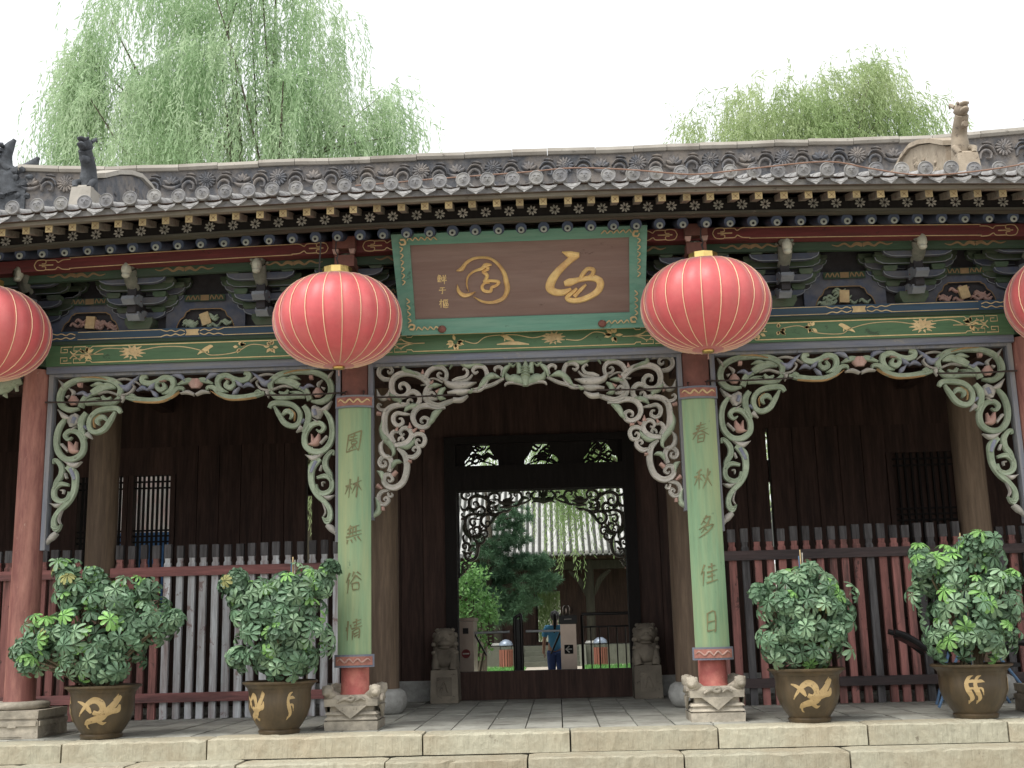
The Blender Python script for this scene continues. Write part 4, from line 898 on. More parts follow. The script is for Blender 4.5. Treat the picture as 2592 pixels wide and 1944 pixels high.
SF = [
 ('N', [(655, 335), (668, 260), (600, 205), (500, 185), (380, 188), (270, 212), (192, 265), (158, 340), (172, 410), (235, 450), (320, 440)], [40, 50, 50, 46, 46, 48, 50, 54, 54, 46, 20]),
 ('Y', [(560, 200), (460, 178), (340, 180)], [6, 10, 6]), ('K', [(270, 335), (270, 375), (270, 412)], [40, 86, 40]), ('K', [(315, 240), (345, 240)], [40, 40]),
 ('M', [(215, 345), (240, 330)], [26, 10]), ('M', [(235, 270), (270, 300), (262, 335)], [8, 30, 10]), ('B', [(300, 320), (350, 305), (385, 330), (425, 310)], [8, 30, 32, 8]), ('M', [(150, 200), (180, 240), (185, 270)], [4, 26, 8]),
 ('N', [(425, 310), (490, 275), (560, 250), (630, 265)], [50, 70, 60, 20]), ('L', [(420, 250), (480, 230), (540, 240)], [8, 40, 10]), ('N', [(375, 405), (450, 388), (540, 395), (615, 385), (662, 340)], [20, 42, 44, 44, 30]), ('N', [(515, 335), (545, 370), (592, 345)], [24, 44, 16]), ('N', [(365, 385), (430, 362), (500, 352)], [10, 24, 8]), ('N', [(330, 430), (370, 350), (430, 330)], [50, 48, 20]),
 ('B', [(655, 235), (715, 265), (770, 215), (835, 162)], [6, 56, 34, 4]), ('M', [(690, 335), (680, 390)], [46, 6]),
 ('G', [(615, 208), (700, 190), (785, 208), (840, 245)], [10, 16, 16, 10]), ('G', [(480, 320), (560, 298), (660, 325), (740, 312), (785, 262), (768, 235)], [8, 18, 18, 18, 16, 8]),
 ('N', [(715, 345), (790, 358), (900, 368), (1010, 362), (1090, 330), (1140, 275), (1190, 268), (1200, 295)], [30, 44, 40, 42, 44, 40, 30, 12]), ('N', [(740, 350), (765, 325), (790, 340), (770, 355)], [24, 24, 20, 10]), ('Y', [(780, 380), (900, 388), (1010, 382), (1100, 345), (1165, 300)], [6, 10, 10, 10, 5]),
 ('N', [(895, 165), (855, 178), (860, 215), (920, 228), (985, 208), (1040, 178), (1100, 190), (1112, 240), (1080, 295), (1020, 318)], [36, 46, 48, 48, 46, 48, 48, 46, 40, 10]), ('N', [(1025, 222), (1042, 262), (1005, 282), (975, 258), (985, 228)], [20, 40, 44, 34, 12]),
 ('B', [(893, 285), (930, 255), (965, 225)], [8, 40, 6]), ('B', [(900, 288), (855, 262), (805, 292)], [10, 36, 8]), ('B', [(925, 285), (960, 320), (980, 350)], [10, 38, 6]), ('K', [(1000, 215), (1050, 205)], [8, 14]),
 ('B', [(1090, 165), (1165, 160), (1215, 215)], [6, 46, 6]), ('M', [(1175, 312), (1235, 300), (1290, 322)], [14, 34, 26]), ('N', [(1150, 240), (1230, 205), (1285, 205)], [16, 46, 30]), ('K', [(1287, 190), (1287, 228), (1287, 268)], [40, 92, 46]),
 ('N', [(668, 475), (640, 440), (560, 440), (470, 465), (410, 530), (410, 610), (460, 640), (530, 610), (580, 540), (625, 465)], [30, 44, 46, 44, 42, 42, 42, 46, 42, 20]), ('N', [(555, 545), (525, 512), (482, 522), (472, 552), (492, 582)], [16, 40, 44, 36, 10]), ('Y', [(500, 490), (450, 535), (450, 600)], [5, 10, 5]),
 ('M', [(300, 485), (268, 540), (250, 595)], [40, 112, 30]), ('B', [(290, 515), (270, 565)], [40, 36], .085), ('M', [(145, 450), (195, 508), (255, 520)], [8, 44, 8]),
 ('N', [(205, 525), (152, 600), (128, 700), (142, 800), (200, 862), (280, 862), (345, 810), (356, 720), (312, 645), (242, 628), (202, 665), (228, 702), (262, 682)], [30, 46, 48, 48, 48, 48, 48, 46, 44, 40, 38, 28, 12]), ('N', [(380, 475), (338, 540), (340, 620), (368, 700)], [40, 54, 50, 36]),
 ('K', [(238, 720), (262, 785), (320, 805)], [16, 66, 10]), ('K', [(300, 720), (280, 790)], [10, 46]), ('M', [(170, 740), (225, 800)], [24, 24]), ('M', [(255, 620), (300, 590)], [20, 6]),
 ('M', [(195, 885), (270, 918), (342, 888)], [6, 48, 6]), ('M', [(382, 650), (428, 695)], [56, 10]), ('B', [(365, 590), (392, 620)], [30, 10]),
 ('N', [(108, 905), (112, 872), (140, 885), (172, 935), (168, 1000), (130, 1060), (108, 1120)], [20, 26, 36, 44, 48, 44, 20]),
 ('N', [(215, 930), (275, 985), (285, 1060), (270, 1150), (222, 1230), (152, 1300), (110, 1370), (112, 1435), (155, 1440)], [34, 60, 50, 46, 46, 40, 42, 48, 16]),
 ('N', [(235, 1085), (165, 1075), (112, 1118), (112, 1190), (170, 1222), (226, 1195), (238, 1140)], [24, 38, 40, 42, 42, 38, 20]), ('M', [(165, 1128), (188, 1130), (185, 1160)], [12, 16, 10]),
 ('M', [(78, 1240), (130, 1258), (185, 1238)], [6, 38, 6]), ('B', [(250, 945), (285, 1040)], [40, 36]), ('M', [(200, 985), (215, 1030)], [20, 20]),
 ('N', [(170, 1415), (130, 1462), (88, 1430)], [12, 40, 16]), ('G', [(180, 1290), (148, 1370), (162, 1412)], [8, 14, 10]),
 ('M', [(130, 1485), (90, 1520), (50, 1562), (22, 1612)], [40, 54, 34, 5]),
]
arch_c = build_fret('c', CF, 930, 880, 3.771, .009)
arch_s = build_fret('s', SF, 100, 900, 3.3175, -3.52)
def frame_mesh(x0, x1, z0, z1, zj0):
    mb = MB(); t = .05
    mb.box(x0, x0+t, -.06, .06, zj0, z1); mb.box(x1-t, x1, -.06, .06, zj0, z1); mb.box(x0+t, x1-t, -.055, .055, z1-.028, z1); return mb.mesh('fretwork_arch', 'blue_grey_v')
fr_c = frame_mesh(-1.655, 1.655, 0, 3.728, 2.08); fr_s = frame_mesh(-5.09, -1.95, 0, 3.728, 1.86)
def place_arch(fr, meshes, loc):
    o = link('fretwork_arch', fr, hall, loc=loc)
    for n_, me in meshes: link(n_, me, o)
    return o
place_arch(fr_c, arch_c, (0, 0, 0)); place_arch(fr_s, arch_s, (0, 0, 0)); place_arch(fr_s, arch_s, (7.04, 0, 0))
place_arch(fr_c, arch_c, (.05, 10.4, -.19))
# fish-shaped beam end on the outer column, iron cords across the arches
mb = MB(); X = XC[0]
mb.blob((X-.36, -.1, 3.62), (.16, .06, .10), 14, 9, .03, 2); mb.tube([(X-.36, -.1, 3.62), (X-.24, -.1, 3.64), (X-.14, -.08, 3.68)], [.085, .06, .05], 10)
mb.tube([(X-.17, -.1, 3.55), (X-.19, -.1, 3.66), (X-.24, -.1, 3.74)], [.02, .03, .02], 8); mb.blob((X-.44, -.155, 3.645), (.02, .012, .02), 8, 5)
mb.tube([(X-.30, -.1, 3.52), (X-.27, -.1, 3.48)], [.03, .005], 6); part(mb, 'fish_beam_end', 'fret_green', True)
for x0, x1, z, Y in ((-5.1, -4.28, 3.42, -.10), (-2.75, -1.9, 3.42, -.10), (-1.66, -.72, 3.36, -.10), (.75, 1.66, 3.36, -.10), (1.9, 2.8, 3.42, -.10), (4.28, 5.1, 3.42, -.10)):
    mb = MB(); mb.tube([(x0, Y, z), ((x0+x1)/2, Y-.01, z-.012), (x1, Y, z)], .010, 6); part(mb, 'tie_cord', 'cord_dark')

# ================================================================ PLAQUE
p0 = Vector((0, -.22, 4.03)); p1 = Vector((0, -.78, 4.93)); ax = (p1-p0).normalized(); nrm = Vector((0, -ax.z, ax.y))
plq = thing('name_plaque', 'brown name plaque with gold brush characters in a green frame under the eaves', 'plaque', at=(0, -.22, 4.03))
pm = lambda x, v, h: tuple(p0+Vector((x, 0, 0))+ax*v+nrm*h)
H_ = (p1-p0).length; HWt = 1.27
mb = MB(); mb.prism([(-1.16, .0), (1.16, .0), (1.16, H_), (-1.16, H_)], pm, -.05, .0); board = mb.build('board', 'plaque_board', plq)
fb = .13
bars = [[(-HWt, -.02), (HWt, -.02), (HWt-fb-.02, fb), (-HWt+fb+.02, fb)], [(-HWt-.03, H_), (HWt+.03, H_), (HWt-fb-.02, H_-fb), (-HWt+fb+.02, H_-fb)]]
for s_ in (-1, 1): bars.append([(s_*HWt, -.02), (s_*(HWt+.03), H_), (s_*(HWt-fb-.02), H_-fb), (s_*(HWt-fb-.02), fb)])
for i, pl in enumerate(bars):
    mb = MB(); k = 4
    vs = [pm(x, v, -.05) for x, v in pl]+[pm(pl[0][0], pl[0][1], .075), pm(pl[1][0], pl[1][1], .075), pm(pl[2][0], pl[2][1], .02), pm(pl[3][0], pl[3][1], .02)]
    mb.add(vs, [(3, 2, 1, 0), (4, 5, 6, 7)]+[(q, (q+1) % 4, 4+(q+1) % 4, 4+q) for q in range(4)])
    fbar = mb.build('frame_bar', 'plaque_frame', plq)
    if i > 1: continue
def pq(x, y): p = PL(960+x/3.16, 560+y/3.16, p0, nrm); d = p-p0; return (d.x, d.dot(ax))
kq = 11.8/3000/3.16*1.08
def brush(name, strokes, m, depth, parent, conv, kk):
    for pts, ws in strokes:
        mb = MB(); mb.ribbon([conv(*p_) for p_ in pts], [w_*kk for w_ in ws], depth, lambda x, v, h: pm(x, v, h), [(-1, 0), (-.8, .55), (-.35, .95), (0, .75), (.35, .95), (.8, .55), (1, 0)], 6); mb.build(name, m, parent, True)
YUAN = [([(618, 395), (660, 382), (690, 340), (740, 305), (810, 290), (890, 300), (955, 350), (1000, 420), (1015, 480), (1025, 540), (1005, 600), (960, 635), (890, 650), (820, 640), (755, 602)], [8, 34, 28, 24, 20, 22, 26, 34, 40, 40, 34, 30, 24, 18, 5]),
        ([(625, 505), (635, 560), (672, 592), (720, 588), (770, 562)], [4, 28, 36, 26, 4]),
        ([(715, 560), (700, 500), (712, 440), (760, 400), (820, 380), (852, 352), (900, 348)], [5, 12, 16, 18, 28, 36, 14]),
        ([(850, 358), (872, 382), (830, 405), (862, 432), (850, 470), (832, 482)], [30, 24, 22, 30, 26, 16]),
        ([(832, 482), (890, 476), (955, 486), (935, 515), (900, 530), (890, 560), (842, 558), (822, 528), (842, 496), (884, 492)], [18, 24, 26, 24, 24, 26, 26, 24, 20, 8])]
XI = [([(1462, 245), (1530, 268), (1600, 270)], [10, 56, 40]),
      ([(1575, 270), (1505, 330), (1432, 400), (1382, 470), (1366, 530), (1400, 565), (1470, 570), (1535, 540)], [60, 50, 58, 68, 70, 58, 50, 22]),
      ([(1480, 500), (1520, 490), (1590, 470), (1660, 458), (1730, 458), (1768, 490), (1755, 550), (1690, 600), (1600, 632), (1530, 632), (1502, 610), (1545, 570), (1582, 535)], [40, 62, 42, 42, 52, 58, 54, 48, 46, 42, 34, 30, 20]),
      ([(1598, 475), (1630, 420), (1668, 382), (1712, 390), (1702, 430), (1650, 460)], [28, 34, 32, 34, 32, 20]), ([(1560, 602), (1610, 550), (1655, 505)], [34, 30, 18])]
brush('gold_character_stroke', YUAN+XI, 'gilt_bright', .022, board, pq, kq)
CH = {
'園': [[(1.5, 1), (1.2, 9)], [(1.5, 1.2), (8, .6), (8.6, 1.5), (8.3, 9.2), (7.6, 8.8)], [(3, 2.6), (6.8, 2.3)], [(4.9, 1.6), (4.8, 4)], [(2.6, 4), (7.3, 3.7)], [(3.6, 5), (6.3, 4.8), (6.2, 6), (3.6, 6.2), (3.6, 5)], [(5, 6.2), (2.6, 8.4)], [(4.6, 6.8), (4.8, 8.6)], [(5.2, 6.6), (7.2, 8.4)], [(1.3, 8.9), (8, 8.7)]],
'林': [[(.5, 3.5), (4.2, 3)], [(2.4, .8), (2.3, 9.4)], [(2.3, 3.5), (.4, 7)], [(2.6, 4.2), (3.8, 5.8)], [(4.6, 3.4), (9.5, 2.6)], [(6.8, .4), (6.9, 8.8), (6.2, 9.6)], [(6.8, 3.4), (4.4, 7.5)], [(7, 3.6), (9.8, 7.2)]],
'無': [[(3, .5), (1.5, 2.8)], [(2.4, 1.8), (8, 1.4)], [(1, 4.2), (9, 3.6)], [(3, 2), (2.8, 5.6)], [(4.6, 2), (4.5, 5.6)], [(6.2, 1.8), (6.2, 5.4)], [(.8, 5.9), (9.3, 5.3)], [(2, 7), (1.2, 9)], [(4, 7), (4.4, 8.8)], [(5.8, 6.8), (6.6, 8.6)], [(7.6, 6.5), (9.2, 8.6)]],
'俗': [[(2.8, .6), (.6, 4.6)], [(1.9, 3.2), (1.8, 9.4)], [(5.2, .8), (4, 2.8)], [(6.8, .8), (8.8, 2.6)], [(6.2, 2.2), (3.4, 5.6)], [(6.3, 2.6), (9.6, 5.4)], [(4.6, 6), (4.5, 9)], [(4.6, 6.1), (8, 5.8), (7.8, 8.8)], [(4.5, 8.8), (7.8, 8.6)]],
'情': [[(.8, 3), (1.2, 5)], [(2, .8), (2, 9.4)], [(2.8, 2.6), (3.6, 4)], [(4.4, 1.8), (9, 1.4)], [(6.6, .4), (6.6, 4.4)], [(4.8, 3.1), (8.6, 2.8)], [(4, 4.6), (9.6, 4.2)], [(5, 5.4), (4.8, 9.4)], [(5, 5.6), (8.4, 5.3), (8.4, 9.2), (7.6, 8.8)], [(5.1, 6.8), (8.2, 6.6)], [(5.1, 7.9), (8.2, 7.7)]],
'春': [[(2.4, 1.6), (7.6, 1.2)], [(2.6, 3), (7.4, 2.6)], [(.8, 4.6), (9.4, 4)], [(5, .4), (3.6, 4.4), (.6, 7.2)], [(5.4, 4.2), (9.6, 7)], [(3.4, 6), (3.3, 9.6)], [(3.5, 6.1), (6.8, 5.9), (6.7, 9.4)], [(3.5, 7.7), (6.6, 7.5)], [(3.4, 9.3), (6.6, 9.1)]],
'秋': [[(3.6, .6), (1.2, 1.8)], [(.4, 3.2), (4.6, 2.7)], [(2.5, 1.3), (2.5, 9.4)], [(2.5, 3.4), (.3, 6.8)], [(2.7, 4), (4.2, 5.6)], [(5.2, 3), (5.8, 5)], [(9.2, 2.4), (8, 4.4)], [(7.2, .8), (6.8, 5), (4.6, 9.2)], [(7, 5), (9.8, 9)]],
'多': [[(5.2, .4), (2, 4)], [(4, 1.6), (7.4, 1.3), (5, 4.4), (1.4, 6.2)], [(4, 2.9), (5, 3.6)], [(6.2, 4), (2.6, 7.6)], [(5.2, 5.2), (8.8, 4.9), (5.6, 8.2), (1, 9.8)], [(5, 6.4), (6, 7.2)]],
'佳': [[(2.8, .6), (.6, 4.6)], [(1.9, 3.2), (1.8, 9.4)], [(4.6, 2.4), (8.8, 2)], [(6.6, .6), (6.6, 4.4)], [(3.8, 4.6), (9.4, 4.2)], [(4.6, 6.7), (8.8, 6.3)], [(6.6, 4.8), (6.6, 9)], [(3.6, 9.1), (9.8, 8.7)]],
'日': [[(3, 1), (2.8, 9)], [(3, 1.2), (7, .9), (7.2, 9), (6.6, 9.2)], [(3, 5), (7, 4.8)], [(2.9, 8.8), (7, 8.6)]],
'鮮': [[(2, .5), (.8, 2.4)], [(1.8, 1.4), (3.6, 1.2), (2.8, 2.6)], [(.8, 2.8), (.9, 6)], [(.8, 2.9), (4.4, 2.6), (4.2, 6)], [(.9, 4.3), (4.2, 4.1)], [(2.5, 2.8), (2.5, 6)], [(.8, 5.9), (4.2, 5.7)], [(.6, 7), (4.6, 7.4)], [(6, .8), (6.6, 2.2)], [(8.6, .6), (7.9, 2.2)], [(5.4, 3), (9.4, 2.6)], [(5.6, 4.7), (9.2, 4.3)], [(5, 6.4), (9.8, 5.9)], [(7.4, 2.8), (7.4, 9.6)]],
'于': [[(2, 2), (8, 1.6)], [(.8, 4.8), (9.4, 4.4)], [(5, 1.8), (5.2, 9), (4, 8.2)]],
'樞': [[(.4, 3.2), (4, 2.8)], [(2.2, .8), (2.1, 9.4)], [(2.2, 3.6), (.4, 6.6)], [(4.6, 1.6), (9.4, 1.3)], [(4.9, 1.6), (4.7, 9), (9.6, 8.8)], [(6.4, 2.6), (8.4, 2.5), (8.3, 4.2), (6.4, 4.3), (6.4, 2.6)], [(5.6, 5.4), (5.6, 7.6), (7, 7.5), (7, 5.3), (5.6, 5.4)], [(7.8, 5.2), (7.8, 7.4), (9.2, 7.3), (9.2, 5.1), (7.8, 5.2)]]}
for ch, (x0, y0, sz) in (('鮮', (462, 425, 80)), ('于', (472, 520, 66)), ('樞', (478, 618, 78))):
    mb = MB()
    for st in CH[ch]:
        mb.ribbon([pq(x0+x*sz/10, y0+y*sz/10) for x, y in st], [.012, .009, .007], .005, pm, FLAT, 2)
    mb.build('signature_character', 'gilt', board)
# corner scrolls on the frame
def fpt(x, v, h): return pm(x, v, .05+h*1)
for cxs in (-1, 1):
    for top in (0, 1):
        mb = MB(); vx = cxs*(HWt+(.0 if top else -.03)-.06); vv = H_-.06 if top else .045; sg = -1 if top else 1
        hh = .068
        mp2 = lambda x, v, h: pm(x, v, hh+h)
        mb.ribbon([(vx, vv), (vx-cxs*.04, vv+sg*.0), (vx-cxs*.05, vv+sg*.04), (vx-cxs*.01, vv+sg*.05), (vx+cxs*.01, vv+sg*.02)], [.02, .022, .02, .018, .01], .006, mp2, FLAT, 4)
        x_ = vx-cxs*.07
        for k in range(5):
            mb.ribbon([(x_, vv-.012), (x_-cxs*.02, vv+.02), (x_-cxs*.045, vv-.0), (x_-cxs*.06, vv-.015)], [.006, .013, .012, .005], .006, mp2, FLAT, 3); x_ -= cxs*.062
        v_ = vv+sg*.07
        for k in range(6 if top else 4):
            mb.ribbon([(vx-.012, v_), (vx+.018, v_+sg*.02), (vx-.0, v_+sg*.045), (vx-.012, v_+sg*.055)], [.006, .014, .012, .005], .006, mp2, FLAT, 3); v_ += sg*.07
        mb.build('corner_scroll', 'gilt_pale', plq)
for x in (P(960+505/3.16, 824, -.25).x, P(960+1780/3.16, 808, -.25).x):
    mb = MB(); mb.blob(pm(x, .035, .07), (.045, .03, .04), 12, 7); mb.build('bracket_knob', 'paint_brown_red', plq, True)
for x in (-.9, .9):
    mb = MB(); mb.tube([pm(x, H_-.08, -.04), (x, -.62, 4.86)], .012, 6); mb.build('hanging_iron', 'iron', plq)

# ================================================================ COUPLET BOARDS
def couplet(X, text, label, z0=.60, z1=3.34):
    e = thing('couplet_board', label, 'couplet board', 'carved verse boards on the inner columns', at=(X, -.19, z0))
    Rb, aw = .30, rad(36)
    def mp(u, z, h):                              # u: metres along the curved face
        q = u/Rb; return (X+(Rb+h)*math.sin(q), -(Rb+h)*math.cos(q)+.105, z)
    def plate(u0, u1, za, zb, h0, h1, n=10):
        mb = MB(); vs = []; fs = []
        for i in range(n+1):
            u = u0+(u1-u0)*i/n; vs += [mp(u, za, h0), mp(u, za, h1), mp(u, zb, h1), mp(u, zb, h0)]
        for i in range(n):
            for j in range(4): fs.append((i*4+j, (i+1)*4+j, (i+1)*4+(j+1) % 4, i*4+(j+1) % 4))
        fs += [(0, 1, 2, 3), (n*4+3, n*4+2, n*4+1, n*4)]; mb.add(vs, fs); return mb
    hw = .182
    bd = plate(-hw, hw, z0+.1, z1-.09, -.03, 0).build('board', 'couplet_green', e, True)
    for za, zb, k in ((z1-.10, z1+.03, 'head_panel'), (z0, z0+.125, 'foot_panel')):
        pn = plate(-hw-.022, hw+.022, za, zb, -.03, .022).build(k, 'blue_grey', e)
        plate(-hw-.0, hw+.0, za+.02, zb-.02, .0225, .026).build('panel_field', 'panel_red', pn)
        zc = (za+zb)/2; mb = MB()
        for s_ in (-1, 1): mb.ribbon([(0, zc-.02), (s_*.04, zc+.02), (s_*.08, zc-.015), (s_*.13, zc+.02), (s_*.16, zc)], [.012, .02, .018, .016, .006], .01, lambda u, z, h: mp(u, z, .026+h), ROUND, 4)
        mb.build('carved_scroll', 'gilt_pale' if k == 'head_panel' else 'fret_pink', pn)
    tall = (z1-z0-.35)/5
    for i, ch in enumerate(text):
        zc = z1-.22-tall*(i+.5); sz = .225; mb = MB()
        for st in CH[ch]:
            mb.ribbon([((x-5+.16*(5-y)*.5+.35*math.sin(y*1.3+i))/10*.185, zc-(y-5-.18*(x-5)+.25*math.sin(x*1.1+i*2))/10*sz) for x, y in st], [.012, .017, .006] if len(st) > 2 else [.019, .005], .006, lambda u, z, h: mp(u, z, h), FLAT, 3)
        mb.build('carved_character', 'engraved', bd)
    for s_ in (-1, 1):
        mb = MB(); mb.tube([mp(s_*.1, z1+.02, 0), (X+s_*.1, -.15, z1+.08), (X+s_*.08, -.10, z1+.09)], .006, 6); mb.build('hook', 'iron', e)
couplet(-1.785, '園林無俗情', 'curved green verse board whose top character is a boxed garden sign, on red column')
couplet(1.795, '春秋多佳日', 'curved green verse board ending in a small sun character, on red column', .585, 3.32)

# ================================================================ LANTERNS
def lantern():
    e = thing('red_lantern', '', 'lantern', 'red lanterns hung along the eaves')
    pr = []
    for i in range(19):
        t = i/18; an = math.pi*(-.5+t)
        r = .645*abs(math.cos(an))**.82; z = .465*math.sin(an)
        if i == 0: r = .05
        if i == 18: r = .14
        r = max(r, .05 if t < .5 else .14); pr.append((r, z))
    NR = 22
    mb = MB(); mb.lathe(pr, NR*6, lob=.028, lobn=NR); mb.build('shade', 'lantern_red', e, True)
    rb = MB(); pts = [(r*.985+.002, 0, z) for r, z in pr[1:-1]]; rb.tube(pts, .0044, 6); me = rb.mesh('rib', 'lantern_rib', True)
    for k in range(NR):
        o = link('rib', me, e); o.rotation_euler = (0, 0, 2*math.pi*k/NR)
    mb = MB(); mb.lathe([(.165, .455), (.168, .475), (.15, .48), (.148, .54), (.135, .545)], 10); mb.build('cap', 'brass_shiny', e)
    mb = MB(); mb.lathe([(.03, -.495), (.055, -.49), (.062, -.475), (.05, -.46)], 20); mb.build('bottom_ring', 'brass_shiny', e, True)
    mb = MB(); mb.tube([(0, 0, .52), (.01, 0, .60), (-.008, 0, .66)], .008, 6); mb.tube([(0, .0, .64), (.012, 0, .68), (-.012, 0, .73), (0, 0, .86)], .007, 6); mb.build('chain', 'iron', e)
    mb = MB()
    for k in range(6): mb.tube([(0, 0, -.49), (math.cos(k)*.006, math.sin(k)*.006, -.56)], .003, 5)
    mb.build('tassel', 'fret_pink', e)
    return e
L0 = lantern()
for i, (x, z, lb, rz) in enumerate(((-1.826, 3.99, 'round red lantern with gold ribs before the garden-verse column, beside the plaque signature', .1), (1.827, 4.015, 'round red lantern with gold ribs before the column whose verse ends in sun', .25),
                                    (-5.41, 3.985, 'round red lantern beside the plain red column and the carved fish beam end', .2), (5.415, 3.96, 'round red lantern beside the outer column above the largest upright potted shrub', .02))):
    o = L0 if i == 0 else copy_tree(L0)
    o.location = (x, -.9, z); o.rotation_euler = ((.015, -.02, .012, -.01)[i], (-.02, .012, .02, -.015)[i], rz); o.scale = (1, 1, (1.0, .975, 1.02, .99)[i]); o['label'] = lb
mb = MB(); mb.tube([P(812, 612, -1.0), P(806, 720, -.98)], .008, 6); tag(mb.build('hanging_cord', 'iron'), 'thin dark cord hanging from a rafter end beside a lantern cap', 'cord')

# ================================================================ FENCES
def fence(x0, x1, Y, label, pal, rail, seed, ztop=2.03):
    e = thing('picket_fence', label, 'fence', 'picket fences between the inner columns', at=((x0+x1)/2, Y, 0)); r_ = random.Random(seed)
    n = max(2, round((x1-x0)/.1445)); st = (x1-x0)/n
    for i in range(n):
        x = x0+(i+.5)*st+r_.uniform(-.006, .006); z = ztop+r_.uniform(-.015, .015); hw = .041+r_.uniform(-.003, .003)
        m_ = pal(i/n, r_)
        mb = MB(); mb.box(x-hw, x+hw, Y-.03, Y+.03, .0, 1.80); mb.frustum(x, Y, 1.80, 1.825, hw, .03, hw-.010, .022); mb.frustum(x, Y, 1.825, 1.87, hw-.010, .022, hw-.006, .024)
        pk = mb.build('picket', m_, e)
        m2 = MB(); m2.box(x-hw-.001, x+hw+.001, Y-.031, Y+.031, 1.8705, z); m2.build('picket_head', 'fence_dark', pk)
    for za, zb in ((1.655, 1.765), (.195, .30)):
        mb = MB(); mb.box(x0-.02, x1+.02, Y-.075, Y-.031, za, zb); mb.build('rail', rail if za > 1 else ('fence_rail' if rail == 'fence_rail' else 'fence_rail_dark'), e)
        mb = MB(); mb.box(x0-.02, x1+.02, Y+.031, Y+.06, za, zb); mb.build('rail', 'fence_rail_dark', e)
fence(-5.24+.19, -1.8-.19, 1.95, 'weathered grey picket fence with red rails behind the spreading and the round-topped shrubs', lambda t, r: 'fence_red' if (t < .06 or r.random() < .06) else 'fence_grey', 'fence_rail', 1)
fence(-8.4, -5.24-.19, 1.98, 'reddish picket fence end behind the plain red column', lambda t, r: 'fence_red', 'fence_rail', 2, 2.0)
fence(1.8+.19, 5.24-.19, 1.95, 'red-brown picket fence with black weathering behind the pale compact shrub', lambda t, r: 'fence_dark' if r.random() < .18 else 'fence_red', 'fence_rail_dark', 3)
fence(5.24+.19, 8.4, 1.98, 'dark picket fence end beyond the tallest shrub', lambda t, r: 'fence_dark' if r.random() < .5 else 'fence_red', 'fence_rail_dark', 4, 1.98)

# ================================================================ POTTED SHRUBS
def leaf_mesh(m, seed):
    r_ = random.Random(seed); mb = MB(); n = r_.choice((7, 8, 9))
    for k in range(n):
        q = 2*math.pi*k/n+r_.uniform(-.15, .15); L_ = r_.uniform(.085, .115); W = L_*r_.uniform(.40, .48); d = r_.uniform(.3, .8)
        c, s_ = math.cos(q), math.sin(q)
        def pt(t, w_, lift): z = -d*L_*t*t*.9+lift; rr = L_*t; return (c*rr-s_*w_, s_*rr+c*w_, z)
        f = W*.16
        vs = [pt(.06, 0, 0), pt(.5, 0, -.0), pt(1, 0, 0), pt(.40, W*.27, f), pt(.76, W*.5, f), pt(.96, W*.34, f*.5), pt(.40, -W*.27, f), pt(.76, -W*.5, f), pt(.96, -W*.34, f*.5)]
        mb.add(vs, [(0, 1, 4, 3), (1, 2, 5, 4), (0, 6, 7, 1), (1, 7, 8, 2)])
    mb.tube([(0, 0, 0), (r_.uniform(-.01, .01), r_.uniform(-.01, .01), -.05), (r_.uniform(-.02, .02), r_.uniform(-.02, .02), -.10)], .003, 4)
    return mb.mesh('leaf', m, False)
LM = {m: [leaf_mesh(m, i*7+j) for i in range(4)] for j, m in enumerate(('leaf_dark', 'leaf_mid', 'leaf_new', 'leaf_old'))}
potprof = [(.205, 0), (.215, .03), (.20, .045), (.235, .09), (.285, .17), (.313, .25), (.318, .32), (.315, .38), (.325, .43), (.36, .468), (.385, .478), (.388, .492), (.375, .50), (.345, .47), (.30, .42), (.02, .41)]
def potr(z): return float(np.interp(z, [p_[1] for p_ in potprof[:10]], [p_[0] for p_ in potprof[:10]]))
DRAGON = [([(-.62, .36), (-.45, .34), (-.30, .30), (-.2, .25)], [.012, .03, .045, .02]), ([(-.58, .22), (-.4, .30), (-.25, .35), (-.1, .37), (.05, .34), (.1, .28), (0, .24), (-.15, .26)], [.01, .03, .05, .06, .06, .05, .05, .04]),
          ([(-.45, .14), (-.3, .17), (-.1, .19), (.1, .21), (.22, .27), (.35, .31), (.5, .37), (.58, .40)], [.012, .05, .06, .06, .055, .06, .05, .03]), ([(.2, .23), (.35, .26), (.5, .27), (.55, .32)], [.03, .05, .05, .02]),
          ([(-.35, .17), (-.38, .12), (-.32, .10)], [.03, .02, .006]), ([(-.05, .19), (.1, .15), (.22, .16)], [.05, .03, .006]), ([(.42, .36), (.5, .42)], [.04, .006])]
CURL = [([(0, .16), (.06, .20), (0, .26), (-.04, .32), (.02, .38), (.12, .40)], [.012, .035, .04, .03, .025, .006]), ([(-.02, .34), (.1, .35), (.2, .34)], [.02, .03, .005]), ([(.0, .28), (.12, .28), (.16, .22)], [.02, .02, .005]), ([(0, .17), (-.05, .14)], [.025, .006])]
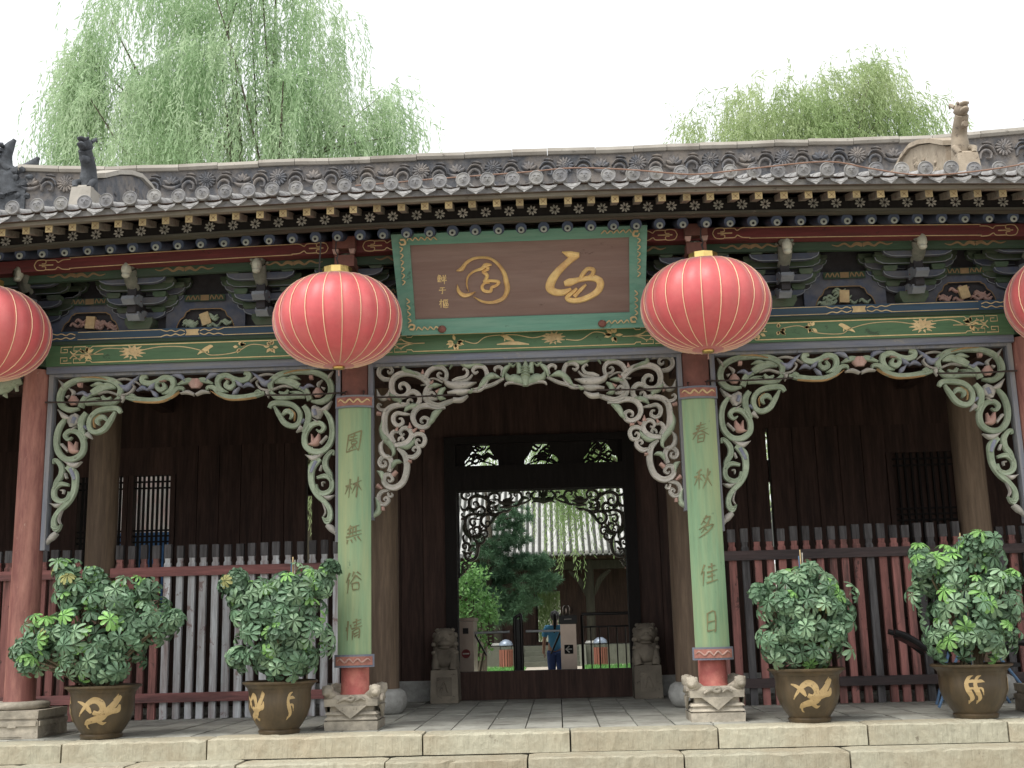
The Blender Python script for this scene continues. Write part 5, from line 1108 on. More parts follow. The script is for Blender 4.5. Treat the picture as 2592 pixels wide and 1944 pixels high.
def plant(X, Y, label, blobs, n, seed, new, dens, motif, stick=None, sc_=1.0):
    e = thing('potted_shrub', label, 'potted plant', 'potted shrubs standing before the fences', at=(X, Y, 0)); sc_ *= .95; r_ = random.Random(seed)
    mb = MB(); mb.lathe([(r*sc_, z) for r, z in potprof], 40, (X, Y, 0)); pot = mb.build('pot', 'pot_glaze', e, True)
    for a0, st, sx_ in motif:
        for pts, ws in st:
            mb = MB()
            def mp(u, z, h): q = rad(a0)+u*sx_*.95; rr = potr(z)*sc_+.001+h; return (X+math.sin(q)*rr, Y-math.cos(q)*rr, z)
            pf, wf = crom(pts, ws, 8)
            vs, fs = [], []
            for i in range(len(pf)):
                t = pf[min(i+1, len(pf)-1)]-pf[max(i-1, 0)]; t = np.array([t[0]*.32, t[1]]); l = np.hypot(*t) or 1
                for a_ in (-.5, -.17, .17, .5): vs.append(mp(pf[i][0]-t[1]/l*wf[i]*a_/.32, pf[i][1]+t[0]/l*wf[i]*a_, .002+.0015*(1-abs(a_))))
            for i in range(len(pf)-1):
                for j in range(3): fs.append((i*4+j, i*4+j+1, i*4+j+5, i*4+j+4))
            mb.add(vs, fs); mb.build('dragon_motif', 'pot_motif', pot)
    mb = MB(); mb.lathe([(.33*sc_, .43), (.25, .445), (.02, .45)], 20, (X, Y, 0)); mb.build('soil', 'soil', e)
    for _ in range(7):                            # sprigs that stand out of the bush
        b0 = r_.choice(blobs); d = Vector((r_.uniform(-1, 1), r_.uniform(-1, .2), r_.uniform(-.2, 1))).normalized()
        blobs = blobs+[(b0[0]+d.x*b0[3]*1.12, b0[1]+d.y*b0[4]*1.1, b0[2]+d.z*b0[5]*1.12, .10, .10, .09)]
    tot = sum(b[3]*b[4] for b in [(0, 0, 0, b[3], b[5]) for b in blobs])
    for (bx, by, bz, rx, ry, rz) in blobs:
        for _ in range(3):
            q = r_.uniform(0, 6.28); mb = MB(); a = (X+math.cos(q)*.08, Y+math.sin(q)*.08, .43); b = (bx+r_.uniform(-.4, .4)*rx, by+r_.uniform(-.4, .4)*ry, bz+r_.uniform(-.1, .5)*rz)
            mb.tube([a, ((a[0]*.6+b[0]*.4), a[1]*.6+b[1]*.4, a[2]*.5+b[2]*.5), b], [.012, .009, .005], 6, 3); mb.build('stem', 'stem_brown', e)
    cnt = 0; placed = []
    while cnt < n:
        pick = r_.random()*tot
        for B in blobs:
            pick -= B[3]*B[5]
            if pick <= 0: break
        bx, by, bz, rx, ry, rz = B
        q = r_.uniform(0, 6.28); cz_ = r_.uniform(-.85, 1); sr = math.sqrt(1-cz_*cz_); d = Vector((math.cos(q)*sr, math.sin(q)*sr, cz_))
        if d.y > .45 and r_.random() < .6: continue
        k = (r_.uniform(.84, 1.08) if r_.random() < .86 else r_.uniform(.5, .8))*(1+.16*math.sin(5.1*d.x+seed)*math.cos(4.3*d.z+2*seed)+.10*math.sin(9*d.z+7*d.x+seed))
        if r_.random() < .05: k *= 1.22
        pos = Vector((bx+d.x*rx*k, by+d.y*ry*k, bz+d.z*rz*k))
        if pos.z < .52: continue
        if any((pos-p_).length < .062 for p_ in placed): 
            if r_.random() < .93: continue
        placed.append(pos); cnt += 1
        ax_ = (d*1.0+Vector((0, -.2, .30))+Vector((r_.uniform(-.3, .3), r_.uniform(-.3, .3), r_.uniform(-.2, .2)))).normalized()
        hi = (pos.z-bz)/rz
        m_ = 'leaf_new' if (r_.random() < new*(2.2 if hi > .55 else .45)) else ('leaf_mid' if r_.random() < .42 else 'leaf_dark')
        if r_.random() < .004: m_ = 'leaf_old'
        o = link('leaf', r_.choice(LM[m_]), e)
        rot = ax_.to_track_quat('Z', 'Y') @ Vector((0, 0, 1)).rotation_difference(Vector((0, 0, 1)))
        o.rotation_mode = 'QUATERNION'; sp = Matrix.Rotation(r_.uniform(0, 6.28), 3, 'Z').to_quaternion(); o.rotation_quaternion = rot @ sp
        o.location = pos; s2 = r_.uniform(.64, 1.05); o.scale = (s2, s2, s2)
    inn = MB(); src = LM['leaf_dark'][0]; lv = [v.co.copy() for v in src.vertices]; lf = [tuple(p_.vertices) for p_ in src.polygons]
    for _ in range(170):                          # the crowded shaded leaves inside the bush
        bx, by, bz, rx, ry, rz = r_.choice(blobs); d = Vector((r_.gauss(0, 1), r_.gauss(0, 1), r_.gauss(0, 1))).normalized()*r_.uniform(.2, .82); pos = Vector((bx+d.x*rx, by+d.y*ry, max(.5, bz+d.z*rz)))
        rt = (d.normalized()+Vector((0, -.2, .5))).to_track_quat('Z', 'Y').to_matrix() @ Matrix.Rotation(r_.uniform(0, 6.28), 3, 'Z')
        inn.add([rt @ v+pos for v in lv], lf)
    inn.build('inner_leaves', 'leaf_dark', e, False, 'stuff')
    if stick:
        for i, (dx, m_) in enumerate(((0, 'gilt_pale'), (.02, 'fret_grey'), (-.015, 'blue_metal'))):
            mb = MB(); mb.tube([(stick[0]+dx*.2, Y-.1, .45), (stick[0]+dx, Y-.12, stick[1]-.03*i)], .006, 5); mb.build('stake', m_, e)
plant(-4.22, -.42, 'wide spreading leafy shrub in brown dragon pot beside the plain red column', [(-4.25, -.47, 1.02, .52, .42, .46), (-4.75, -.5, .98, .30, .26, .26), (-4.88, -.5, .80, .2, .2, .2), (-4.52, -.47, 1.40, .25, .22, .24), (-4.63, -.47, 1.63, .15, .14, .12), (-3.82, -.47, 1.10, .30, .28, .30), (-4.1, -.45, 1.35, .3, .3, .22), (-4.25, -.5, .72, .42, .36, .22)], 298, 21, .2, 1, [(14, DRAGON, 1.25), (-62, CURL, 1)], None)
plant(-2.47, -.42, 'round leafy shrub with a raised top sprig in brown dragon pot by the garden-verse column', [(-2.46, -.47, .92, .46, .4, .42), (-2.5, -.47, 1.22, .42, .34, .3), (-2.1, -.45, 1.45, .16, .16, .16), (-2.36, -.47, 1.42, .3, .26, .18), (-2.72, -.47, 1.30, .22, .2, .2), (-2.46, -.5, .7, .38, .34, .2)], 290, 22, .14, 1, [(-38, DRAGON, .7), (30, CURL, 1)], (-2.33, 1.69))
plant(2.64, -.45, 'pale compact shrub with stakes on top in brown phoenix pot beside the sun-verse column', [(2.66, -.47, 1.05, .42, .38, .38), (2.66, -.47, 1.28, .34, .3, .2), (2.62, -.47, .74, .40, .34, .26), (2.98, -.47, 1.0, .18, .2, .2)], 235, 23, .06, 1, [(-2, DRAGON, 1.15)], (2.64, 1.62))
plant(4.22, -.42, 'tall bright leafy shrub in the largest brown pot before the dark folding chair', [(4.2, -.45, 1.02, .47, .4, .42), (4.08, -.45, 1.36, .35, .3, .26), (4.38, -.45, 1.45, .24, .24, .26), (4.5, -.45, 1.05, .24, .26, .3), (4.22, -.48, .72, .42, .36, .22)], 298, 24, .2, 1, [(-26, CURL, 1.4), (-12, CURL, 1.2), (64, CURL, 1)], (4.2, 1.74), 1.03)

# ================================================================ GUARDIAN STONES
def guardian(X, Y, s_, label):
    e = thing('guardian_stone', label, 'stone lion', 'carved lions flanking the door', at=(X, Y, 0)); e.scale = (1, 1, .92)
    mb = MB(); mb.frustum(X, Y, 0, .46, .185, .24, .175, .23); bl = mb.build('block', 'stone_lion', e)
    mb = MB(); mb.prism([(X-.1, .1), (X+.1, .1), (X+.1, .36), (X-.1, .36)], front(Y-.236), 0, .012); mb.ribbon([(X-.05, .15), (X, .3), (X+.05, .15)], .03, .02, front(Y-.24), ROUND, 4); mb.build('panel', 'stone_lion', bl)
    b = MB()
    b.tube([(X, Y+.06, .42), (X, Y+.02, .6), (X, Y, .78)], [.185, .18, .16], 14, 4); b.blob((X, Y-.1, .62), (.14, .12, .14), 12, 8, .04, 5)
    for q in (-1, 1):
        b.tube([(X+q*.1, Y-.1, .66), (X+q*.12, Y-.17, .54), (X+q*.11, Y-.2, .46)], [.06, .05, .055], 10, 3); b.blob((X+q*.13, Y+.02, .52), (.06, .12, .1), 10, 7)
    b.build('body', 'stone_lion', e, True)
    h = MB(); zc = .90
    h.blob((X, Y-.04, zc), (.155, .17, .15), 16, 10, .03, 7); h.blob((X, Y-.17, zc-.06), (.09, .08, .055), 12, 7); h.blob((X, Y-.2, zc-.005), (.04, .04, .03), 8, 6); h.blob((X, Y-.15, zc-.125), (.08, .07, .025), 10, 6)
    for q in (-1, 1):
        h.blob((X+q*.065, Y-.17, zc+.035), (.03, .025, .028), 10, 6); h.blob((X+q*.14, Y-.02, zc+.04), (.03, .04, .05), 8, 6)
        h.ribbon([(X+q*.02, zc+.07), (X+q*.07, zc+.085), (X+q*.11, zc+.06)], [.01, .03, .01], .03, front(Y-.15), ROUND, 4)
        for k in range(4): h.blob((X+q*(.12+.02*(k % 2)), Y-.02-.04*(k % 2), zc-.02-.06*k), (.045, .05, .04), 8, 6, .05, k)
    for k in range(5): h.blob((X-.1+.05*k, Y-.03, zc+.12), (.035, .05, .03), 8, 6, .05, k)
    h.build('head', 'stone_lion', e, True)
guardian(DX-1.31, 3.93, -1, 'weathered stone lion post at the door jamb beside the no-entry turnstile')
guardian(DX+1.36, 3.90, 1, 'weathered stone lion post at the door jamb before the metal railing')

# ================================================================ TURNSTILES
def tstile(X, Y, label, entry):
    e = thing('turnstile', label, 'turnstile', 'turnstile cabinets behind the door sill', at=(X, Y, 0)); hw = .125
    mb = MB(); mb.box(X-hw, X+hw, Y, Y+.9, 0, .98 if entry else 1.06); cab = mb.build('cabinet', 'steel', e)
    mb = MB()
    if entry: mb.box(X-hw-.02, X+hw+.02, Y-.02, Y+.92, .985, 1.12); mb.build('reader_head', 'black_plastic', e); mb = MB(); mb.box(X-.06, X+.06, Y-.026, Y-.021, 1.05, 1.065); mb.build('card_slot', 'sign_white', e)
    else: mb.box(X-hw-.02, X+hw+.02, Y-.02, Y+.92, 1.065, 1.12); mb.build('lid', 'steel', e); mb = MB(); mb.box(X-.045, X+.045, Y-.006, Y-.001, .87, .96); mb.build('display', 'black_plastic', e)
    if entry:
        mb = MB(); mb.box(X-.07, X+.07, Y-.005, Y-.001, .52, .66); sg = mb.build('sign_plate', 'sign_black', e)
        mb = MB(); mp = front(Y-.005); mb.prism([(X-.05, .582), (X+.05, .582), (X+.05, .60), (X-.05, .60)], mp, 0, .003); mb.build('arrow', 'sign_white', sg)
        mb = MB(); mb.ribbon([(X+.01, .64), (X-.045, .591), (X+.01, .54)], .02, .003, lambda x, z, h: (x, Y-.006-h, z), FLAT, 1); mb.build('arrow', 'sign_white', sg)
    else:
        mb = MB(); mb.lathe([(.07, 0), (.07, .004)], 24); mb.v = [(X+x, Y-.001-z, .56+y) for x, y, z in mb.v]; sg = mb.build('no_entry_sign', 'sign_red', e)
        mb = MB(); mb.box(X-.05, X+.05, Y-.009, Y-.0055, .55, .57); mb.build('sign_bar', 'sign_white', sg)
    sx_ = 1 if not entry else -1
    mb = MB(); mb.tube([(X+sx_*hw, Y+.3, .88), (X+sx_*(hw+.56), Y+.3, .885)], .020, 10); mb.build('arm', 'chrome', e, True)
    mb = MB(); mb.tube([(X+sx_*hw, Y+.3, .86), (X+sx_*(hw+.16), Y+.6, .52)], .016, 8); mb.build('arm', 'steel_dark', e)
XL = P(1178, 1563, 7).x; XR = P(1437, 1557, 7).x; XP = P(1310, 1557, 7).x
tstile(XL, 7, 'steel turnstile cabinet with a red no-entry disc', False); tstile(XR, 7, 'steel turnstile cabinet with black head and white left arrow sign', True)
e = thing('barrier_post', 'rounded chrome flap post between the two turnstile cabinets', 'post', at=(XP, 7, 0))
mb = MB(); mb.tube([(XP-.05, 7, 0), (XP-.05, 7, 1.0), (XP-.03, 7, 1.1), (XP+.02, 7, 1.13), (XP+.055, 7, 1.05), (XP+.055, 7, 0)], .028, 10, 4); mb.build('tube', 'steel_dark', e, True)
mb = MB(); mb.box(XP-.03, XP+.035, 6.99, 7.01, .02, 1.08); mb.build('panel', 'black_plastic', e)
x0, x1 = XR+.22, P(1603, 1552, 7).x
e = thing('metal_railing', 'black tubular railing between the arrow turnstile and a door jamb', 'railing', at=((x0+x1)/2, 7, 0))
for z, r in ((1.13, .025), (.93, .014), (.12, .014)): mb = MB(); mb.tube([(x0, 7, z), (x1, 7, z)], r, 10); mb.build('rail', 'steel_dark', e, True)
for i in range(7):
    x = x0+(x1-x0)*i/6; mb = MB(); mb.tube([(x, 7, 0), (x, 7, 1.12 if i in (0, 6) else .93)], .022 if i in (0, 6) else .011, 8); mb.build('baluster', 'steel_dark', e)
e = thing('metal_flask', 'small shiny metal flask standing on the turnstile head', 'flask', at=(XR, 7.3, 1.12))
mb = MB(); mb.lathe([(.05, 1.1205), (.06, 1.14), (.06, 1.24), (.045, 1.27), (.03, 1.28)], 16, (XR-.02, 7.3, 0)); mb.build('body', 'steel', e, True)
mb = MB(); mb.tube([(XR+.03, 7.3, 1.15), (XR+.08, 7.3, 1.18), (XR+.07, 7.3, 1.25), (XR+.03, 7.3, 1.25)], .008, 6); mb.build('handle', 'steel_dark', e)

# ================================================================ PERSON
def skin_obj(name, joints, edges, m, parent, sub=2):
    me = bpy.data.meshes.new(name); me.from_pydata([j[0] for j in joints], edges, []); me.materials.append(MATS[m])
    o = link(name, me, parent); sk = o.modifiers.new('s', 'SKIN'); sk.use_smooth_shade = True
    for i, j in enumerate(joints): me.skin_vertices[0].data[i].radius = j[1] if hasattr(j[1], '__len__') else (j[1], j[1])
    me.skin_vertices[0].data[0].use_root = True
    ss = o.modifiers.new('d', 'SUBSURF'); ss.levels = sub; ss.render_levels = sub
    return o
pe_ = thing('person', 'person in bright blue shirt and blue trousers with a long dark ponytail, walking away', 'person'); G = 0
b = [((0, 0, .92), (.15, .10)), ((0, 0, 1.10), (.125, .09)), ((0, 0, 1.30), (.155, .095)), ((0, .01, 1.38), (.06, .055)), ((0, 0, 1.44), (.05, .05)), ((0, -.01, 1.53), (.078, .09)), ((0, -.01, 1.60), (.06, .07)),
     ((.16, 0, 1.33), .05), ((.22, .02, 1.08), .04), ((.23, -.04, .86), .03), ((.23, -.06, .80), .032), ((-.16, 0, 1.33), .05), ((-.23, 0, 1.08), .04), ((-.25, -.06, .86), .03), ((-.25, -.08, .80), .032),
     ((.09, 0, .86), .09), ((.09, .04, .47), .058), ((.09, .10, .09), .04), ((.09, -.03, .04), .035), ((-.09, 0, .86), .09), ((-.09, -.06, .47), .058), ((-.09, -.08, .09), .04), ((-.09, -.2, .04), .035)]
ed = [(0, 1), (1, 2), (2, 3), (3, 4), (4, 5), (5, 6), (2, 7), (7, 8), (8, 9), (9, 10), (2, 11), (11, 12), (12, 13), (13, 14), (0, 15), (15, 16), (16, 17), (17, 18), (0, 19), (19, 20), (20, 21), (21, 22)]
flip = [((x, -y, z), r) for (x, y, z), r in b]     # faces away from the street
skin_obj('body', flip, ed, 'skin', pe_)
skin_obj('shirt', [((0, 0, .80), (.19, .135)), ((0, 0, 1.08), (.155, .115)), ((0, 0, 1.29), (.185, .12)), ((0, -.01, 1.37), (.085, .075)), ((.17, 0, 1.32), .075), ((.235, -.015, 1.13), .068), ((-.17, 0, 1.32), .075), ((-.24, -.0, 1.13), .068)], [(0, 1), (1, 2), (2, 3), (2, 4), (4, 5), (2, 6), (6, 7)], 'shirt_blue', pe_)
skin_obj('trousers', [((0, 0, .96), (.16, .115)), ((.09, 0, .82), .115), ((.09, -.04, .47), .085), ((.09, -.10, .10), .07), ((-.09, 0, .82), .115), ((-.09, .06, .47), .085), ((-.09, .08, .10), .07)], [(0, 1), (1, 2), (2, 3), (0, 4), (4, 5), (5, 6)], 'pants_blue', pe_)
mb = MB(); mb.blob((0, -.02, 1.565), (.098, .115, .108), 14, 10, .02, 3); mb.tube([(0, -.11, 1.60), (0, -.17, 1.57), (.0, -.17, 1.42), (-.02, -.155, 1.22)], [.035, .045, .04, .012], 10, 4); mb.build('hair', 'hair', pe_, True)
for q in (-1, 1):
    mb = MB()
    for k in range(4): mb.tube([(q*.24, .08+.014*(k-1.5), .79), (q*.24, .085+.016*(k-1.5), .745), (q*.235, .08+.015*(k-1.5), .71)], [.009, .008, .006], 6)
    mb.tube([(q*.23, .10, .80), (q*.22, .125, .765), (q*.22, .12, .735)], [.010, .009, .007], 6); mb.build('fingers', 'skin', pe_, True)
pe_.location = (P(1404, 1551, 12.6).x, 12.6, -.40)

# ================================================================ COURTYARD
for s_, (xa, xb) in ((-1, (-9, -.85)), (1, (1.05, 9))):
    mb = MB(); mb.box(xa, xb, 24, 29.2, -.40, -.385); bse = struct('lawn_bed', mb, 'grass')
gv, gf = [], []; rg = random.Random(8)
for k in range(9000):
    x = rg.choice((rg.uniform(-6, -.9), rg.uniform(1.1, 6))); y = rg.uniform(24.1, 29.1); h = rg.uniform(.04, .10); a = rg.uniform(0, 6.28); c, s_ = math.cos(a)*.012, math.sin(a)*.012; bse_ = len(gv)
    gv += [(x-c, y-s_, -.386), (x+c, y+s_, -.386), (x+rg.uniform(-.03, .03), y+rg.uniform(-.03, .03), -.386+h)]; gf.append((bse_, bse_+1, bse_+2))
mb = MB(); mb.v, mb.f = gv, gf; o = mb.build('grass', 'grass'); o['kind'] = 'stuff'; tag(o, 'short green grass on the courtyard lawns seen through the doorway', 'grass')
def bin_(X, Y, label):
    e = thing('litter_bin', label, 'litter bin', 'slatted bins by the courtyard steps', at=(X, Y, -.4))
    mb = MB(); mb.lathe([(.20, -.40), (.20, .20)], 16, (X, Y, 0)); mb.build('liner', 'steel_dark', e)
    for k in range(16):
        q = 2*math.pi*k/16; mb = MB(); rt = Matrix.Rotation(q, 3, 'Z'); mb.box(X-.034, X+.034, Y-.235, Y-.215, -.36, .22); mb.v = [tuple(rt @ Vector((v[0]-X, v[1]-Y, 0))+Vector((X, Y, v[2]))) for v in mb.v]; mb.build('slat', 'wood_orange', e)
    for q in (-1, 1): mb = MB(); mb.tube([(X+q*.19, Y, .2), (X+q*.19, Y, .36)], .015, 6); mb.build('post', 'steel_dark', e)
    mb = MB(); mb.lathe([(.24, .36), (.235, .40), (.19, .48), (.10, .54), (.02, .56)], 20, (X, Y, 0)); mb.build('lid', 'bin_lid', e, True)
bin_(P(1278, 1650, 28).x, 28.9, 'orange slatted litter bin with blue dome beside the flap post'); bin_(P(1523, 1650, 28).x, 29.0, 'orange slatted litter bin seen through the railing bars')
# rear pavilion
pv = thing('rear_pavilion', 'grey tiled pavilion with a bright open doorway across the courtyard', 'pavilion', at=(0, 33, -.4))
def pbox(x0, x1, y0, y1, z0, z1, n, m): mb = MB(); mb.box(x0, x1, y0, y1, z0, z1); return mb.build(n, m, pv)
pbox(-8, 8, 30.6, 40, -.4, .28, 'platform', 'stone_far')
for k in range(4): pbox(-.95, .95, 29.5+.27*k, 29.5+.27*(k+1)+.02, -.4, -.4+.17*(k+1)-.004, 'step', 'stone_far')
for s_ in (-1, 1):
    mb = MB(); mb.prism([(29.4, -.4), (30.6, -.4), (30.6, .30), (30.4, .30)], lambda y, z, h: (s_*1.08+h, y, z), -.12, .12); mb.build('stair_cheek', 'stone_far', pv)
dcx = P(1388, 1560, 33).x; dh = .47
for a, b_ in ((-8, dcx-dh), (dcx+dh, 8)):
    pbox(a, b_, 33, 33.2, .28, 4.2, 'wall', 'wood_dark'); pbox(a, b_, 38, 38.2, .28, 4.2, 'wall', 'wood_dark')
pbox(dcx-dh, dcx+dh, 33, 33.2, 2.25, 4.2, 'wall', 'wood_dark'); pbox(dcx-dh-.3, dcx+dh+.3, 38, 38.2, 2.6, 4.2, 'wall', 'wood_dark'); pbox(dcx-dh, dcx+dh, 32.98, 33.22, .28, .4, 'door_sill', 'wood_dark')
for X in (-4.4, -1.9, 1.45, 4.2):
    mb = MB(); mb.lathe([(.16, .40), (.15, 3.4)], 16, (X, 31.1, 0)); mb.build('column', 'wood_far', pv, True); mb = MB(); mb.lathe([(.2, .28), (.26, .34), (.2, .42)], 16, (X, 31.1, 0)); mb.build('column_base', 'stone_drum', pv, True)
    mb = MB()
    for s_ in (-1, 1): mb.ribbon([(X+s_*.15, 2.0), (X+s_*.25, 2.3), (X+s_*.4, 2.6), (X+s_*.75, 2.9)], [.05, .16, .2, .1], .06, front(31.1), CARVE, 4)
    mb.build('corner_bracket', 'wood_far', pv)
pbox(-8, 8, 30.95, 31.25, 2.95, 3.25, 'beam', 'wood_far'); pbox(-8, 8, 30.9, 31.3, 3.3, 3.45, 'beam', 'wood_dark')
pz = lambda y: 3.48+.52*(y-29.8)+.012*(y-29.8)**2
mb = MB(); vs, fs = [], []
ysp = list(np.linspace(29.8, 35.6, 8))
for x in (-8.5, 8.5):
    vs += [(x, y, pz(y)) for y in ysp]+[(x, 41.4-(y-29.8), pz(y)) for y in ysp[::-1]]
k = len(vs)//2; fs = [(i, i+k, i+k+1, i+1) for i in range(k-1)]; mb.add(vs, fs)
vs2 = [(x, y, z-.12) for x, y, z in vs]; mb.add(vs2, [(f[3], f[2], f[1], f[0]) for f in fs]); rf = mb.build('roof', 'tile_dark', pv)
rw = MB()
for i in range(14):
    y0 = 29.75+5.8*i/14; y1 = y0+5.8/14+.02; vs = []
    for y, r_ in ((y0, .066), (y1, .060)):
        for j in range(7): q = math.pi*j/6; vs.append((math.cos(q)*r_, y, pz(y)+math.sin(q)*r_))
    rw.add(vs, [(j, j+1, 8+j, 7+j) for j in range(6)]+[tuple(range(6, -1, -1))])
me_rw = rw.mesh('tile_row', 'tile_far', True)
ds = MB(); ds.lathe([(.078, 0), (.078, .02), (.05, .03)], 14); ds.v = [(x, 29.74-z, pz(29.75)+y+.01) for x, y, z in ds.v]; me_ds = ds.mesh('tile_end', 'tile_grey')
dt = MB(); dt.prism([(-.09, 0), (0, -.09), (.09, 0)], lambda x, z, h: (x, 29.76-h, pz(29.75)-.01+z), 0, .02); me_dt = dt.mesh('drip_tile', 'tile_grey')
for k in range(-19, 20):
    x = k*.222+.03; link('tile_row', me_rw, rf, loc=(x, 0, random.uniform(-.01, .01))); link('tile_end', me_ds, rf, loc=(x, 0, 0)); link('drip_tile', me_dt, rf, loc=(x+.111, 0, 0))
for k in range(-20, 20):
    mb = MB(); x = k*.222; mb.tube([(x, 29.95, 3.40), (x, 31.2, 3.98)], .05, 6); mb.build('rafter', 'wood_far', pv)
mb = MB(); mb.box(-60, 60, 58, 58.4, -.4, 4.2); tag(mb.build('garden_wall', 'wall_pale'), 'pale plastered garden wall beyond the pavilion doorway', 'wall')
for s_ in (-1, 1):
    mb = MB(); mb.box(s_*20-.2, s_*20+.2, 10, 58, -.4, 3.4); tag(mb.build('side_wall', 'wall_pale'), 'pale courtyard side wall %s' % ('behind the big willow' if s_ < 0 else 'behind the smaller willow'), 'wall')

e = thing('added_screen', 'added white cloth with a blue lower half, backlit to brighten the lattice windows', 'screen', at=(-8.2, 10.9, -.4))  # added translucent cloth, catches sky from behind so the lattice windows read bright
for i in range(5):
    x0 = -10.4+.82*i; mb = MB(); mb.box(x0, x0+.81, 10.98, 10.985, 2.98, 4.7); mb.build('white_cloth', 'paper_white', e); mb = MB(); mb.box(x0, x0+.81, 10.98, 10.985, .4, 2.978); mb.build('blue_cloth', 'paper_blue', e)
for i in range(6):
    x0 = -10.405+.82*i; mb = MB(); mb.tube([(x0, 11.0, -.4), (x0, 11.0, 4.75)], .02, 6); mb.build('pole', 'wood_grey', e)

# ================================================================ TREES
def leaves_mesh(name, base, dirs, L, W, m, rng):
    n = len(base); d = dirs/np.linalg.norm(dirs, axis=1)[:, None]
    rv = rng.normal(size=(n, 3)); s_ = np.cross(d, rv); s_ /= np.linalg.norm(s_, axis=1)[:, None]+1e-9
    L = L*rng.uniform(.7, 1.3, (n, 1)); W = W*rng.uniform(.7, 1.3, (n, 1))
    v = np.empty((n, 4, 3)); v[:, 0] = base; v[:, 1] = base+d*L*.45+s_*W/2; v[:, 2] = base+d*L; v[:, 3] = base+d*L*.45-s_*W/2
    me = bpy.data.meshes.new(name); me.vertices.add(n*4); me.vertices.foreach_set('co', v.reshape(-1))
    me.loops.add(n*4); me.loops.foreach_set('vertex_index', np.arange(n*4, dtype=np.int32)); me.polygons.add(n); me.polygons.foreach_set('loop_start', np.arange(0, n*4, 4, dtype=np.int32))
    me.polygons.foreach_set('loop_total', np.full(n, 4, dtype=np.int32)); me.update(calc_edges=True); me.validate(); me.materials.append(MATS[m]); return me
def willow(X, Y, z0, top, crown, m, label, nclump, nstr, seed, L=(2.2, 4.6), lsz=(.17, .030), step=.075, limbs=7, clear=2.5):
    """crown: list of (cx, cy, cz, rx, ry, rz) domes from which strands hang"""
    e = thing('willow_tree', label, 'willow', 'weeping willows behind the gate hall', at=(X, Y, z0)); rng = np.random.default_rng(seed); r_ = random.Random(seed)
    mb = MB(); fork = z0+(top-z0)*.38
    mb.tube([(X, Y, z0), (X+.1, Y, z0+(fork-z0)*.5), (X, Y, fork)], [.42, .34, .28], 12, 4); trunk = mb.build('trunk', 'bark', e, True)
    cl = []
    for k in range(nclump):
        c = crown[r_.randrange(len(crown))]; q = r_.uniform(0, 6.28); u = r_.random()**.6; ph = r_.uniform(0, 1)
        cl.append((c[0]+math.cos(q)*c[3]*u, c[1]+math.sin(q)*c[4]*u, c[2]+c[5]*math.sqrt(max(0, 1-u*u))*(1 if ph < .6 else ph*.6)))
    for k in range(limbs):
        t = cl[int(k*len(cl)/limbs)]; mb = MB(); mid = (X*.55+t[0]*.45+r_.uniform(-.4, .4), Y*.55+t[1]*.45, fork*.45+t[2]*.55)
        mb.tube([(X, Y, fork-.4), mid, (t[0], t[1], t[2]-.2)], [.16, .07, .012], 8, 5); mb.build('limb', 'bark', e, True)
        for q in range(3):
            t2 = cl[r_.randrange(len(cl))]
            if (Vector(t2)-Vector(t)).length < 5: mb = MB(); mb.tube([mid, ((mid[0]+t2[0])/2, (mid[1]+t2[1])/2, (mid[2]+t2[2])/2+.5), t2], [.04, .022, .006], 6, 4); mb.build('limb', 'bark', e, True)
    B, D, tw_v, tw_f = [], [], [], []
    for c in cl:
        spread = r_.uniform(.22, .62); ln = r_.uniform(*L); od = np.array([c[0]-X, c[1]-Y, 0]); od = od/(np.linalg.norm(od)+1e-6)
        for s_ in range(int(nstr*r_.uniform(.5, 1.4))):
            p0_ = np.array(c)+rng.normal(size=3)*spread*np.array([.6, .6, .45]); l = ln*r_.uniform(.55, 1.15); out = od*r_.uniform(.0, .9)+rng.normal(size=3)*.35
            n = int(l/step); t = np.linspace(0, 1, n)[:, None]
            sway = rng.normal(size=3)*.12; sway[2] = 0
            pts = p0_+out*(1-np.exp(-3*t))*.55+np.array([0, 0, -1])*(l*(t**1.25))+np.array([0, 0, .35])*np.sin(np.minimum(t*5, math.pi))*.5+sway*np.sin(t*5)
            pts = pts[pts[:, 2] > z0+clear]
            if len(pts) < 3: continue
            dn = np.gradient(pts, axis=0); dn /= np.linalg.norm(dn, axis=1)[:, None]+1e-9
            B.append(pts); D.append(dn*.9+rng.normal(size=pts.shape)*.45+np.array([0, 0, -.35]))
    B = np.concatenate(B); D = np.concatenate(D)
    o = link('crown', leaves_mesh('crown', B, D, lsz[0], lsz[1], m, rng), e, 'stuff')
    return e, len(B)
nl = 0
nl += willow(-6.6, 15, -.4, 17, [(-9.2, 14.5, 15.2, 1.6, 2, 2.4), (-7.2, 14.5, 15.6, 1.6, 2, 2.8), (-5.6, 14.5, 14.6, 1.0, 1.6, 2.4), (-9.6, 14.5, 13.0, 1.4, 2, 1.8), (-7.2, 14, 13.2, 2.6, 2, 1.5), (-5.4, 14, 12.4, 1.2, 1.6, 1.6), (-7.4, 14, 11.4, 3.0, 2, 1.2), (-3.6, 14.4, 12.1, .6, .7, 1.6), (-10.9, 14.4, 13.4, .4, .5, 1.8)], 'willow_b', 'big grey-green weeping willow rising behind the dark grey roof beast', 200, 19, 31, limbs=9, clear=4, L=(1.8, 3.8))[1]
